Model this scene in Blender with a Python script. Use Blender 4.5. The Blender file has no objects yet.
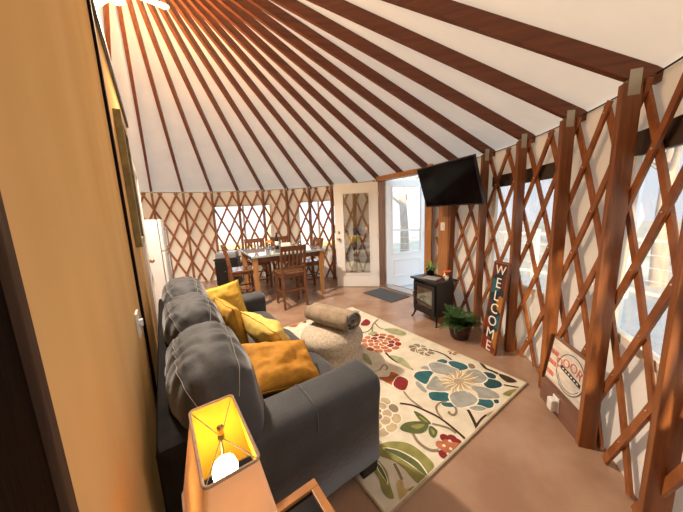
import bpy, bmesh, math, random
from mathutils import Vector, Matrix, Euler
from mathutils.noise import noise as pnoise
PI = math.pi
SC = bpy.context.scene
COL = SC.collection
rnd = random.Random(7)

# ------------------------------------------------------------------ camera model (683 x 512)
FPX, PITCH, ROLL, CAMZ = 261.447, 0.161655, -0.0425846, 1.5066
cp, sp, cr, sr = math.cos(PITCH), math.sin(PITCH), math.cos(ROLL), math.sin(ROLL)
FWD = Vector((0, cp, -sp)); UP0 = Vector((0, sp, cp)); RT0 = Vector((1, 0, 0))
RT = RT0*cr + UP0*sr; UP = UP0*cr - RT0*sr
CAM = Vector((0, 0, CAMZ))
def floor_pt(x, y, z=0.0):
    """a place measured on the photograph as a point of the plane at height z"""
    d = FWD + RT*((x-341.5)/FPX) + UP*((256-y)/FPX)
    return CAM + d*((z-CAMZ)/d.z)

YC = Vector((-1.959, 2.754, 0))          # centre of the round tent
RW = 3.77                                # its wall radius
A0 = math.radians(35)                    # the partition's direction
U = Vector((-math.sin(A0), math.cos(A0), 0)); N = Vector((math.cos(A0), math.sin(A0), 0))
def st(s, t, z=0.0): return U*s + N*t + Vector((0, 0, z))
def ring(deg, r, z=0.0):
    a = math.radians(deg); return Vector((YC.x+r*math.cos(a), YC.y+r*math.sin(a), z))
TH0, DTH = -19.8, 9.0                    # first post, step between rafters
SLOPE, ZEAVE = 0.57, 2.10
def lean(z): return -.05*max(0.0, 1-z/2.12)        # the wall leans out a little towards its top
def roof_z(r): return ZEAVE + (RW-r)*SLOPE

# ------------------------------------------------------------------ materials
MATS = {}
def nodemat(name):
    m = bpy.data.materials.new(name); m.use_nodes = True
    nt = m.node_tree; b = nt.nodes['Principled BSDF']
    MATS[name] = m
    return m, nt, b
def setp(b, **k):
    for a, v in k.items():
        a = {'rough': 'Roughness', 'metal': 'Metallic', 'spec': 'Specular IOR Level', 'sheen': 'Sheen Weight', 'coat': 'Coat Weight',
             'coatr': 'Coat Roughness', 'trans': 'Transmission Weight', 'ior': 'IOR', 'sss': 'Subsurface Weight'}.get(a, a)
        b.inputs[a].default_value = v
def c4(c): return (c[0], c[1], c[2], 1)
def noise_mat(name, c1, c2, scale=8, rough=.6, stretch=(1, 1, 1), detail=4, bump=0.0, bscale=None, lo=.35, hi=.65, **k):
    m, nt, b = nodemat(name)
    tc = nt.nodes.new('ShaderNodeTexCoord'); mp = nt.nodes.new('ShaderNodeMapping'); mp.inputs['Scale'].default_value = stretch
    nz = nt.nodes.new('ShaderNodeTexNoise'); nz.inputs['Scale'].default_value = scale; nz.inputs['Detail'].default_value = detail
    rp = nt.nodes.new('ShaderNodeValToRGB'); rp.color_ramp.elements[0].position = lo; rp.color_ramp.elements[1].position = hi
    rp.color_ramp.elements[0].color = c4(c1); rp.color_ramp.elements[1].color = c4(c2)
    L = nt.links.new
    L(tc.outputs['Object'], mp.inputs['Vector']); L(mp.outputs['Vector'], nz.inputs['Vector']); L(nz.outputs['Fac'], rp.inputs['Fac'])
    L(rp.outputs['Color'], b.inputs['Base Color'])
    if bump:
        n2 = nt.nodes.new('ShaderNodeTexNoise'); n2.inputs['Scale'].default_value = bscale or scale*4; n2.inputs['Detail'].default_value = 3
        bp = nt.nodes.new('ShaderNodeBump'); bp.inputs['Strength'].default_value = bump; bp.inputs['Distance'].default_value = .02
        L(mp.outputs['Vector'], n2.inputs['Vector']); L(n2.outputs['Fac'], bp.inputs['Height']); L(bp.outputs['Normal'], b.inputs['Normal'])
    setp(b, rough=rough, **k)
    return m
def wood(name, c1, c2, axis='X', rough=.45, scale=1.0, **k):
    s = {'X': (1.2, 14, 14), 'Y': (14, 1.2, 14), 'Z': (14, 14, 1.2)}[axis]
    return noise_mat(name, c1, c2, 2.2*scale, rough, s, 6, .12, 6, .3, .7, **k)
def plain(name, c, rough=.5, **k):
    m, nt, b = nodemat(name); b.inputs['Base Color'].default_value = c4(c); setp(b, rough=rough, **k); return m
def fabric_sheet(name, c1, c2, scale, translucency, bump=.4, bscale=3):
    m = noise_mat(name, c1, c2, scale, .9, (1, 1, 1), 4, bump, bscale)
    nt = m.node_tree; b = nt.nodes['Principled BSDF']; out = nt.nodes['Material Output']
    tr = nt.nodes.new('ShaderNodeBsdfTranslucent'); tr.inputs['Color'].default_value = (.95, .82, .68, 1)
    mx = nt.nodes.new('ShaderNodeMixShader'); mx.inputs[0].default_value = translucency
    nt.links.new(b.outputs[0], mx.inputs[1]); nt.links.new(tr.outputs[0], mx.inputs[2]); nt.links.new(mx.outputs[0], out.inputs['Surface'])
    return m
def clear_sheet(name, tint=(1, 1, 1), refl=.08, haze=0.0, rough=.02):
    m = bpy.data.materials.new(name); m.use_nodes = True; nt = m.node_tree; nt.nodes.clear(); MATS[name] = m
    out = nt.nodes.new('ShaderNodeOutputMaterial'); t = nt.nodes.new('ShaderNodeBsdfTransparent'); t.inputs[0].default_value = c4(tint)
    g = nt.nodes.new('ShaderNodeBsdfGlossy'); g.inputs['Roughness'].default_value = rough
    lw = nt.nodes.new('ShaderNodeLayerWeight'); lw.inputs['Blend'].default_value = .25
    mm = nt.nodes.new('ShaderNodeMath'); mm.operation = 'MULTIPLY_ADD'; mm.inputs[1].default_value = .5; mm.inputs[2].default_value = refl
    mx = nt.nodes.new('ShaderNodeMixShader'); L = nt.links.new
    L(lw.outputs['Fresnel'], mm.inputs[0]); L(mm.outputs[0], mx.inputs[0]); L(t.outputs[0], mx.inputs[1]); L(g.outputs[0], mx.inputs[2])
    last = mx
    if haze:
        d = nt.nodes.new('ShaderNodeBsdfTranslucent'); d.inputs[0].default_value = (.9, .95, 1, 1)
        m2 = nt.nodes.new('ShaderNodeMixShader'); m2.inputs[0].default_value = haze
        L(mx.outputs[0], m2.inputs[1]); L(d.outputs[0], m2.inputs[2]); last = m2
    L(last.outputs[0], out.inputs['Surface'])
    return m
def emit(name, c, s):
    m = bpy.data.materials.new(name); m.use_nodes = True; nt = m.node_tree; nt.nodes.clear(); MATS[name] = m
    out = nt.nodes.new('ShaderNodeOutputMaterial'); e = nt.nodes.new('ShaderNodeEmission'); e.inputs[0].default_value = c4(c); e.inputs[1].default_value = s
    nt.links.new(e.outputs[0], out.inputs['Surface']); return m

M_raf = wood('rafter_wood', (.115, .028, .008), (.20, .056, .015), 'X', .5)
M_post = wood('post_wood', (.155, .048, .012), (.30, .105, .029), 'Z', .45)
M_slat = noise_mat('slat_wood', (.22, .068, .018), (.35, .12, .034), 9, .5, (1, 1, 1), 3)
M_jamb = wood('jamb_wood', (.30, .13, .045), (.45, .21, .08), 'Z', .4)
M_roof = fabric_sheet('roof_canvas', (.58, .49, .41), (.65, .555, .47), 2.5, .25, .5, 5)
M_wallf = fabric_sheet('wall_canvas', (.70, .64, .56), (.77, .71, .63), 2.5, .13, .3, 4)
M_floor = noise_mat('floor_boards', (.31, .182, .12), (.41, .268, .18), 3, .24, (1, 1, 1), 6, .03, 60)
M_ply = noise_mat('partition_ply', (.63, .39, .165), (.74, .50, .24), 1.6, .55, (2, 2, .7), 5, .03, 4, .25, .75, spec=0.0)
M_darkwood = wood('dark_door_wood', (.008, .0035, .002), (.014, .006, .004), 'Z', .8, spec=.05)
M_casing = wood('casing_wood', (.06, .036, .026), (.10, .06, .042), 'Z', .7, spec=.08)
M_black = plain('black_paint', (.008, .007, .007), .45)
M_white = plain('white_paint', (.78, .77, .75), .4)
M_whitecool = plain('white_door_paint', (.76, .80, .84), .4)
M_fridge = plain('fridge_enamel', (.72, .71, .70), .3)
M_seal = plain('grey_seal', (.12, .12, .12), .6)
M_suede = noise_mat('grey_suede', (.025, .026, .029), (.046, .048, .053), 6, .72, (1, 1, 1), 6, .12, 40, .3, .7, sheen=.35)
M_suede.node_tree.nodes['Principled BSDF'].inputs['Sheen Roughness'].default_value = .4
M_thread = plain('pale_thread', (.33, .31, .28), .8)
M_foot = plain('black_foot', (.01, .01, .01), .5)
M_yel1 = noise_mat('bright_yellow_linen', (.66, .40, .045), (.76, .49, .075), 30, .85, bump=.15, bscale=120)
M_yel2 = noise_mat('golden_linen', (.52, .27, .03), (.62, .34, .045), 30, .85, bump=.15, bscale=120)
M_yel3 = noise_mat('lemon_linen', (.68, .50, .11), (.77, .58, .15), 30, .85, bump=.15, bscale=120)
M_yel4 = noise_mat('mustard_linen', (.47, .20, .012), (.57, .26, .02), 30, .8, bump=.15, bscale=120)
M_screen = plain('black_screen', (.003, .003, .004), .12, spec=.15)
M_iron = plain('black_iron', (.008, .008, .009), .35)
M_metal = plain('galvanised_metal', (.42, .38, .30), .4, metal=.9)
M_bolt = plain('bolt_metal', (.7, .66, .6), .3, metal=.9)
M_chrome = plain('brushed_metal', (.6, .58, .55), .3, metal=1)
M_brass = plain('old_brass', (.45, .30, .12), .35, metal=1)
M_chair = wood('chair_wood', (.12, .04, .014), (.20, .072, .024), 'Z', .38)
M_tablew = wood('table_wood', (.34, .16, .05), (.46, .23, .08), 'Z', .35)
M_tabletop = noise_mat('table_top_painted_reflection', (.36, .42, .44), (.42, .48, .50), 3, .08, (8, 1, 1), 5, 0, coat=1.0, coatr=.03, spec=1.0, ior=1.9)  # pale blue-grey base stands in for the window reflection on dark wood
M_seatw = noise_mat('chair_seat_gloss', (.16, .07, .03), (.22, .10, .045), 3, .18, (1, 8, 1), 4, 0, coat=.8, coatr=.1)
M_glass = clear_sheet('window_clear', (.97, .98, 1), .04)
M_vinyl = clear_sheet('clear_vinyl', (.94, .97, 1), .05, .10, .08)
M_doorglass = clear_sheet('door_glass', (.9, .93, .95), .20)
M_stoveglass = clear_sheet('stove_glass', (.75, .75, .75), .14)
M_mat = noise_mat('door_mat_grey', (.045, .052, .06), (.085, .095, .105), 60, .95, bump=.4, bscale=200)
M_knit = noise_mat('pouf_weave', (.44, .36, .27), (.62, .53, .42), 45, .9, bump=.5, bscale=90)
M_throw = noise_mat('throw_taupe', (.27, .20, .135), (.36, .28, .20), 14, .95, bump=.35, bscale=70)
M_throw_edge = noise_mat('throw_grey_lining', (.19, .165, .14), (.27, .24, .21), 20, .95, bump=.35, bscale=80)
M_shade = None
M_leaf = noise_mat('fern_green', (.014, .055, .008), (.04, .125, .018), 20, .6)
M_leaf2 = noise_mat('sprout_green', (.10, .24, .03), (.22, .38, .07), 20, .6)
M_bark = noise_mat('pale_bark', (.34, .28, .23), (.50, .43, .36), 8, .9, (1, 1, .3), 4, .4, 10)
M_deck = noise_mat('deck_boards', (.38, .46, .54), (.46, .54, .62), 3, .6, (1, 8, 1))
M_rail = plain('railing_paint', (.66, .66, .66), .6)
M_grass = noise_mat('dry_meadow', (.52, .50, .42), (.60, .59, .52), .6, 1.0)
M_sprig = noise_mat('autumn_bush', (.58, .42, .12), (.68, .60, .28), 3, 1.0, bump=.6, bscale=8)

# lamp shade: cloth that lets the bulb glow through
m, nt, b = nodemat('shade_cloth'); M_shade = m
b.inputs['Base Color'].default_value = (.70, .53, .42, 1); setp(b, rough=.9)
tr = nt.nodes.new('ShaderNodeBsdfTranslucent'); tr.inputs[0].default_value = (.72, .50, .30, 1)
mx = nt.nodes.new('ShaderNodeMixShader'); mx.inputs[0].default_value = .27
nt.links.new(b.outputs[0], mx.inputs[1]); nt.links.new(tr.outputs[0], mx.inputs[2]); nt.links.new(mx.outputs[0], nt.nodes['Material Output'].inputs['Surface'])
M_shade_lining = fabric_sheet('shade_yellow_lining', (.85, .65, .02), (.87, .67, .03), 20, .5, 0.0)
M_shade_lining.node_tree.nodes['Translucent BSDF'].inputs['Color'].default_value = (.95, .70, .30, 1)
M_bulb = emit('bulb_glow', (1, .80, .48), 26)
M_globe = emit('fan_globe_glow', (1, .74, .40), 22)

# ------------------------------------------------------------------ mesh builder
class MB:
    def __init__(s): s.v = []; s.f = []; s.mi = []; s.sm = []
    def add(s, verts, faces, mi=0, smooth=False, M=None):
        o = len(s.v)
        for v in verts:
            v = Vector(v); s.v.append(M @ v if M else v)
        for f in faces: s.f.append([i+o for i in f]); s.mi.append(mi); s.sm.append(smooth)
        return s
    def box(s, c, d, rot=None, mi=0, bev=0.0):
        x, y, z = d[0]/2, d[1]/2, d[2]/2
        R = Matrix.Translation(Vector(c)) @ (rot.to_4x4() if rot else Matrix.Identity(4))
        b = min(bev, x*.9, y*.9, z*.9)
        if b <= 0:
            vs = [(sx*x, sy*y, sz*z) for sx in (-1, 1) for sy in (-1, 1) for sz in (-1, 1)]
            fs = [(0, 1, 3, 2), (4, 6, 7, 5), (0, 4, 5, 1), (2, 3, 7, 6), (0, 2, 6, 4), (1, 5, 7, 3)]
            return s.add(vs, fs, mi, False, R)
        bm = bmesh.new(); bmesh.ops.create_cube(bm, size=1)
        for v in bm.verts: v.co = Vector((v.co.x*2*x, v.co.y*2*y, v.co.z*2*z))
        bmesh.ops.bevel(bm, geom=list(bm.edges), offset=b, segments=2, affect='EDGES', profile=.6)
        bm.verts.index_update()
        s.add([v.co.copy() for v in bm.verts], [[v.index for v in f.verts] for f in bm.faces], mi, False, R); bm.free(); return s
    def boxab(s, a, b, mi=0, bev=0.0):
        return s.box([(a[i]+b[i])/2 for i in range(3)], [abs(b[i]-a[i]) for i in range(3)], None, mi, bev)
    def bar(s, p, q, w, h, mi=0, up=Vector((0, 0, 1)), bev=0.0):
        """box from p to q, w across, h along 'up'"""
        p, q = Vector(p), Vector(q); d = q-p; L = d.length; x = d.normalized()
        y = Vector(up).cross(x)
        if y.length < 1e-4: y = Vector((1, 0, 0)).cross(x)
        y.normalize(); z = x.cross(y)
        return s.box((p+q)/2, (L, w, h), Matrix((x, y, z)).transposed(), mi, bev)
    def tube(s, pts, r, n=8, mi=0, caps=True, closed=False, smooth=True):
        pts = [Vector(p) for p in pts]; K = len(pts); rs = r if isinstance(r, (list, tuple)) else [r]*K
        vs = []; fs = []; prev = None
        for i, p in enumerate(pts):
            a = pts[(i-1) % K] if (closed or i > 0) else p; b = pts[(i+1) % K] if (closed or i < K-1) else p
            d = (b-a).normalized()
            if prev is None:
                x = d.orthogonal().normalized()
            else:
                x = prev - d*prev.dot(d)
                x = x.normalized() if x.length > 1e-5 else d.orthogonal().normalized()
            prev = x; y = d.cross(x)
            for k in range(n):
                t = 2*PI*k/n; vs.append(p + (x*math.cos(t)+y*math.sin(t))*rs[i])
        R = K if closed else K-1
        for i in range(R):
            j = (i+1) % K
            for k in range(n): fs.append((i*n+k, i*n+(k+1) % n, j*n+(k+1) % n, j*n+k))
        s.add(vs, fs, mi, smooth)
        if caps and not closed:
            s.add(vs[:n], [list(range(n))[::-1]], mi); s.add(vs[-n:], [list(range(n))], mi)
        return s
    def lathe(s, prof, n=24, c=(0, 0, 0), mi=0, smooth=True, sx=1.0, sy=1.0, M=None):
        vs = []; fs = []; K = len(prof)
        for (r, z) in prof:
            for k in range(n):
                t = 2*PI*k/n; vs.append((c[0]+r*math.cos(t)*sx, c[1]+r*math.sin(t)*sy, c[2]+z))
        for i in range(K-1):
            for k in range(n): fs.append((i*n+k, i*n+(k+1) % n, (i+1)*n+(k+1) % n, (i+1)*n+k))
        if prof[0][0] > 1e-4: fs.append(list(range(n))[::-1])
        if prof[-1][0] > 1e-4: fs.append([(K-1)*n+k for k in range(n)])
        return s.add(vs, fs, mi, smooth, M)
    def ball(s, c, r, n=12, mi=0, sc=(1, 1, 1)):
        prof = [(max(r*math.sin(PI*i/n), 1e-5), -r*math.cos(PI*i/n)) for i in range(n+1)]
        return s.lathe(prof, n*2, (0, 0, 0), mi, True, 1, 1, Matrix.Translation(Vector(c)) @ Matrix.Diagonal((sc[0], sc[1], sc[2], 1)))
    def prism(s, poly, axis_dir, M=None, mi=0, smooth=False):
        """poly: 3-D points; extruded by axis_dir"""
        n = len(poly); a = [Vector(p) for p in poly]; d = Vector(axis_dir); b = [p+d for p in a]
        fs = [list(range(n))[::-1], [n+i for i in range(n)]] + [(i, (i+1) % n, n+(i+1) % n, n+i) for i in range(n)]
        return s.add(a+b, fs, mi, smooth, M)
    def grid(s, fn, nu, nv, mi=0, smooth=True, wrapu=False, M=None):
        vs = [fn(i/(nu if wrapu else nu-1), j/(nv-1)) for j in range(nv) for i in range(nu)]
        fs = []
        for j in range(nv-1):
            for i in range(nu if wrapu else nu-1):
                k = (i+1) % nu; fs.append((j*nu+i, j*nu+k, (j+1)*nu+k, (j+1)*nu+i))
        return s.add(vs, fs, mi, smooth, M)
    def build(s, name, mats, parent=None, weld=False, keep_orient=False):
        me = bpy.data.meshes.new(name); me.from_pydata([tuple(v) for v in s.v], [], s.f)
        for mm in (mats if isinstance(mats, (list, tuple)) else [mats]): me.materials.append(mm)
        for p, i, sm in zip(me.polygons, s.mi, s.sm): p.material_index = i; p.use_smooth = sm
        bm = bmesh.new(); bm.from_mesh(me)
        if weld: bmesh.ops.remove_doubles(bm, verts=bm.verts, dist=1e-5)
        if not keep_orient: bmesh.ops.recalc_face_normals(bm, faces=bm.faces)
        bm.to_mesh(me); bm.free(); me.update()
        o = bpy.data.objects.new(name, me); COL.objects.link(o)
        if parent: o.parent = parent
        return o

def tag(o, label=None, cat=None, group=None, kind=None):
    if label: o['label'] = label
    if cat: o['category'] = cat
    if group: o['group'] = group
    if kind: o['kind'] = kind
    return o
def thing(name, label, cat, loc=(0, 0, 0), rz=0.0, group=None, rot=None, kind=None):
    o = bpy.data.objects.new(name, None); COL.objects.link(o); o.empty_display_size = .1
    o.location = loc; o.rotation_euler = rot or (0, 0, rz)
    return tag(o, label, cat, group, kind)
def kids(o): return [c for c in bpy.data.objects if c.parent == o]
def dup(root, loc, rz, label, group=None):
    r = root.copy(); COL.objects.link(r); r.location = loc; r.rotation_euler = (0, 0, rz); tag(r, label, None, group)
    for ch in kids(root):
        c = ch.copy(); COL.objects.link(c); c.parent = r
        for g in kids(ch):
            d = g.copy(); COL.objects.link(d); d.parent = c
    return r
def struct(name, mb, mats, parent=None, label=None, cat=None, **k):
    o = mb.build(name, mats, parent, **k)
    if parent is None: tag(o, label, cat, None, 'structure')
    return o
def text_mesh(txt, size, depth=.002, spacing=1.0):
    cu = bpy.data.curves.new('lettering', 'FONT'); cu.body = txt; cu.size = size; cu.extrude = depth; cu.align_x = 'CENTER'; cu.align_y = 'CENTER'
    cu.space_character = spacing; cu.resolution_u = 3
    o = bpy.data.objects.new('lettering', cu); COL.objects.link(o); dg = bpy.context.evaluated_depsgraph_get()
    me = bpy.data.meshes.new_from_object(o.evaluated_get(dg)); bpy.data.objects.remove(o)
    vs = [v.co.copy() for v in me.vertices]; fs = [list(p.vertices) for p in me.polygons]
    bpy.data.meshes.remove(me); return vs, fs
ORD = ['first', 'second', 'third', 'fourth', 'fifth', 'sixth', 'seventh', 'eighth', 'ninth', 'tenth', 'eleventh', 'twelfth', 'thirteenth', 'fourteenth', 'fifteenth', 'sixteenth', 'seventeenth', 'eighteenth']

# ================================================================== SETTING
# floor
mb = MB(); n = 96
mb.prism([ring(360*i/n, 3.92, -.05) for i in range(n)], (0, 0, .05))
struct('floor', mb, M_floor, label='smooth reddish brown painted floor of the round tent', cat='floor')

# canvas wall with window and door openings, as an arc
WIN = [(85.8, 106.7, .71, 1.81), (59.3, 75.9, .66, 1.83), (-8.6, 6.2, .68, 1.76), (-52, -18.6, .72, 1.78)]
DOOR = (24.2, 42.4, -.1, 2.12)
def arc_wall(t0, t1, holes):
    tb = {t0, t1}; zb = {0.0, 2.15}
    for h in holes: tb |= {h[0], h[1]}; zb |= {max(h[2], 0), h[3]}
    t = t0
    while t < t1: tb.add(t); t += 1.5
    for k in range(1, 9): zb.add(2.15*k/9)
    tb = sorted(x for x in tb if t0 <= x <= t1); zb = sorted(zb); mb = MB()
    def P(a, z):
        return ring(a, 3.845 + lean(z) + .006*pnoise(Vector((a*.35, z*1.1, 3.3))), z)
    idx = {}; vs = []; fs = []
    def vi(i, j):
        if (i, j) not in idx: idx[(i, j)] = len(vs); vs.append(P(tb[i], zb[j]))
        return idx[(i, j)]
    for i in range(len(tb)-1):
        for j in range(len(zb)-1):
            tm = (tb[i]+tb[i+1])/2; zm = (zb[j]+zb[j+1])/2
            if any(h[0] < tm < h[1] and h[2] < zm < h[3] for h in holes): continue
            fs.append((vi(i, j), vi(i+1, j), vi(i+1, j+1), vi(i, j+1)))
    return mb.add(vs, fs, 0, True)
struct('wall_right', arc_wall(-100, DOOR[0], WIN[2:]), M_wallf, label='cream canvas wall behind the lattice right of the door', cat='wall')
struct('wall_far', arc_wall(DOOR[1], 150, WIN[:2]), M_wallf, label='cream canvas wall behind the lattice left of the door', cat='wall')
struct('wall_rear', arc_wall(150, 260, []), M_wallf, label='cream canvas wall hidden behind the wooden partition', cat='wall')
mb = MB(); d0, d1 = DOOR[0], DOOR[1]
mb.grid(lambda a, v: ring(d0+(d1-d0)*a, 3.845, DOOR[3]+(2.15-DOOR[3])*v), 8, 3)
struct('wall_over_door', mb, M_wallf, label='strip of canvas wall above the door opening', cat='wall')

# roof canvas: a cone lying on the rafters, sagging a little between them
mb = MB()
def roofpt(a, v):
    deg = 360*a; r = .42 + (3.875-.42)*v
    ph = math.cos(2*PI*(deg-TH0)/DTH)
    sag = .012*(ph-1)/2*math.sin(PI*min(1, max(0, (r-.42)/3.4)))
    wr = .006*pnoise(Vector((deg*.25, r*5, 1.7)))*(1 if v < .98 else 0)
    z = roof_z(r) + .106 + sag + wr
    return ring(deg, r, z)
mb.grid(lambda a, v: roofpt(a, v), 320, 26, wrapu=True)
struct('ceiling', mb, M_roof, label='pale canvas roof lining above the rafters', cat='ceiling')

# steel cable along the wall top
mb = MB(); mb.tube([ring(-70+2*i, 3.826, 2.138) for i in range(106)], .005, 6)
tag(mb.build('tension_cable', M_iron), 'thin dark cable running along the top of the canvas wall', 'cable')

# roof compression ring at the crown
mb = MB(); mb.lathe([(.40, roof_z(.45)+.02), (.46, roof_z(.45)+.02), (.46, roof_z(.45)+.20), (.40, roof_z(.45)+.20), (.40, roof_z(.45)+.02)], 48, YC, smooth=False)
tag(mb.build('roof_ring', M_raf), 'round wooden crown ring where all the rafters meet', 'ring')

# ------------------------------------------------------------------ rafters and posts
def rafter_mesh():
    mb = MB(); h = .090; w = .042
    zb = lambda r: roof_z(r)
    r0, r1 = .46, 3.86
    prof = [(r0, zb(r0)), (3.70, zb(3.70)), (3.80, zb(3.78)), (3.855, zb(3.80)+.015), (3.86, zb(3.80)+.06), (3.82, zb(3.82)+h+.012), (r0, zb(r0)+h+.012)]
    mb.prism([(r, -w/2, z-ZEAVE) for r, z in prof], (0, w, 0))
    return mb
RAF0 = None
pillar_words = {}
for k in range(-1, 18):
    deg = TH0 + DTH*k
    if k == -1: lab = 'dark wooden roof rafter cut by the top right corner of the picture'
    elif k <= 3: lab = 'dark wooden roof rafter carried by the %s whole wooden post from the right' % ORD[k]
    elif k == 4: lab = 'dark wooden roof rafter passing just behind the top of the television'
    else: lab = '%s dark wooden roof rafter counting leftwards from the television' % ORD[k-5]
    if RAF0 is None:
        RAF0 = rafter_mesh().build('roof_rafter', M_raf); o = RAF0
    else:
        o = RAF0.copy(); COL.objects.link(o)
    o.location = (YC.x, YC.y, ZEAVE); o.rotation_euler = (0, 0, math.radians(deg))
    tag(o, lab, 'rafter', 'roof rafters')

POST = None
def make_post(deg, label, tang=0.0, lk=1.0):
    t = thing('wall_stud', label, 'post', ring(deg, 0), math.radians(deg), 'posts under the rafters')
    mb = MB(); mb.boxab((3.695, -.0215, 0), (3.778, .0215, roof_z(3.74)-.002), 0, .003)
    for v in mb.v: v.x += lk*lean(v.z); v.y += tang*(1-v.z/2.12)
    mb.build('stud', M_post, t)
    mb = MB(); mb.boxab((3.715, -.0245, 2.045), (3.765, .0245, 2.175)); 
    mb.build('bracket', M_metal, t)
    return t
PL = {-1: 'wooden post at the lower right edge of the picture', 0: 'tall wooden post right of the shelf holding the round-logo sign',
      1: 'tall wooden post left of the shelf with the white night light', 2: 'wooden post dividing the right wall window in two',
      3: 'wooden post just left of the right wall window, beside the television', 4: 'wooden post under the middle of the television'}
PL[8] = 'thin wooden post behind the glass of the open white door'
for q in range(9, 17): PL[q] = '%s thin wooden post behind the dining area, counting leftwards from the open white door' % ORD[q-9]
for k in PL:
    deg = TH0+DTH*k; t = make_post(deg, PL[k], {-1: -.03, 0: -.09, 1: -.11, 2: -.09, 3: -.04}.get(k, 0), 0 if k == -1 else 1)
# wide board with the switch plate, next to the post under the television
t = thing('wide_board', 'wide pale wooden board with a switch plate under the television', 'board', ring(TH0+DTH*4+2.2, 0), math.radians(TH0+DTH*4+2.2))
mb = MB(); mb.boxab((3.68, -.105, 0), (3.72, .105, 2.1), 0, .003); mb.build('plank', M_jamb, t)
mb = MB(); mb.boxab((3.672, -.045, 1.19), (3.682, .045, 1.31), 0, .004); sp_ = mb.build('switch_plate', M_white, t)
mb = MB(); mb.boxab((3.664, -.008, 1.235), (3.674, .008, 1.265)); mb.build('toggle', M_white, sp_)

# ------------------------------------------------------------------ lattice
def lattice(label, lo, hi, phase, zt=2.12):
    t = thing('lattice_wall_frame', label, 'lattice', YC)
    step = 4.5; zc = 2.06; rise = .61/step*2/2     # degrees -> height: half a diamond (.305) per half step (2.25)
    slope = 2.25/.305                                # degrees per metre
    for sgn, rr in ((1, 3.808), (-1, 3.791)):
        k0 = math.floor((lo-phase-16)/step); k1 = math.ceil((hi-phase+16)/step)
        for k in range(k0, k1+1):
            top = phase+k*step
            pts = []
            for i in range(15):
                z = .015 + (zt-.015)*i/14; deg = top + sgn*slope*(z-zc)
                if lo <= deg <= hi: pts.append((deg, z))
            # exact cut at the section's ends
            if len(pts) < 2: continue
            mb = MB(); vs = []; w = .0215; th = .0075
            for (deg, z) in pts:
                a = math.radians(deg); rad = Vector((math.cos(a), math.sin(a), 0)); tan = Vector((-math.sin(a), math.cos(a), 0))
                dirv = (tan*(sgn*math.radians(slope)*rr) + Vector((0, 0, 1))).normalized(); wid = dirv.cross(rad)
                c = rad*(rr+lean(z)) + Vector((0, 0, z))
                vs += [c - wid*w - rad*th, c + wid*w - rad*th, c + wid*w + rad*th, c - wid*w + rad*th]
            n = len(pts); fs = [(0, 1, 2, 3), (4*n-1, 4*n-2, 4*n-3, 4*n-4)]
            for i in range(n-1):
                for q in range(4): fs.append((4*i+q, 4*i+(q+1) % 4, 4*i+4+(q+1) % 4, 4*i+4+q))
            mb.add(vs, fs)
            if sgn == -1:
                for j in range(8):
                    z = zc-.305*j; deg = top-slope*(z-zc)
                    if z > .02 and lo < deg < hi:
                        a = math.radians(deg); R = Matrix.Rotation(a, 4, 'Z') @ Matrix.Translation((rr-th+lean(z), 0, z)) @ Matrix.Rotation(-PI/2, 4, 'Y')
                        mb.lathe([(.0065, 0), (.006, .004), (.001, .006)], 8, (0, 0, 0), 1, True, 1, 1, R)
            mb.build('slat', [M_slat, M_bolt], t)
    return t
lattice('diamond lattice of crossed wooden slats along the wall right of the door', -50, 22.6, TH0+2.25+2.25)
lattice('diamond lattice of crossed wooden slats along the wall behind the dining table', 45, 137, TH0+2.25)

# ------------------------------------------------------------------ canvas wall windows
M_winframe = plain('window_vinyl_frame', (.62, .60, .57), .5)
M_flap = plain('dark_window_flap', (.045, .025, .016), .7)
def arc_strip(mb, t0, t1, r0, r1, z0, z1, mi=0):
    n = max(2, int(abs(t1-t0)/1.5)+1); vs = []; fs = []
    for i in range(n+1):
        a = t0+(t1-t0)*i/n; q0, q1 = (lean(z0), lean(z1)) if r0 < 3.87 else (0, 0); vs += [ring(a, r0+q0, z0), ring(a, r1+q0, z0), ring(a, r1+q1, z1), ring(a, r0+q1, z1)]
    for i in range(n):
        for q in range(4): fs.append((4*i+q, 4*i+(q+1) % 4, 4*i+4+(q+1) % 4, 4*i+4+q))
    fs += [(3, 2, 1, 0), (4*n, 4*n+1, 4*n+2, 4*n+3)]
    mb.add(vs, fs, mi)
def yurt_window(idx, w, label, flap, pane, frame):
    t0, t1, z0, z1 = w; mid = (t0+t1)/2
    o = thing('window_%d' % idx, label, 'window', (0, 0, 0), 0, None, None, 'structure')
    mb = MB(); e = .7
    arc_strip(mb, t0-.2, t1+.2, 3.825, 3.86, z1-.03, z1+.02)
    mb.build('window_frame', frame, o); frame2 = M_winframe if idx <= 2 else M_wallf; mb = MB(); arc_strip(mb, t0-.2, t1+.2, 3.825, 3.86, z0-.02, z0+.03); arc_strip(mb, t0-.2, t0+e, 3.825, 3.86, z0, z1); arc_strip(mb, t1-e, t1+.2, 3.825, 3.86, z0, z1)
    if idx <= 2: arc_strip(mb, mid-.35, mid+.35, 3.835, 3.855, z0, z1)
    mb.build('window_side', frame2, o)
    mb = MB(); mb.grid(lambda a, v: ring(t0+(t1-t0)*a, 3.85+lean(z0+(z1-z0)*v), z0+(z1-z0)*v), 16, 2); mb.build('window_pane', pane, o)
    if flap:
        mb = MB(); arc_strip(mb, t0-.3, t1+.6, 3.828, 3.836, z1-.02, z1+.10); mb.build('window_flap', M_flap, o)
    return o
yurt_window(1, WIN[0], 'wide bright window behind the dining table, nearer the refrigerator', False, M_vinyl, M_winframe)
yurt_window(2, WIN[1], 'bright window behind the dining table, next to the open white door', False, M_vinyl, M_winframe)
yurt_window(3, WIN[2], 'clear canvas window in the right wall behind the welcome board', True, M_vinyl, M_flap)
yurt_window(4, WIN[3], 'clear canvas window at the right edge with a deck outside', True, M_vinyl, M_flap)

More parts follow.
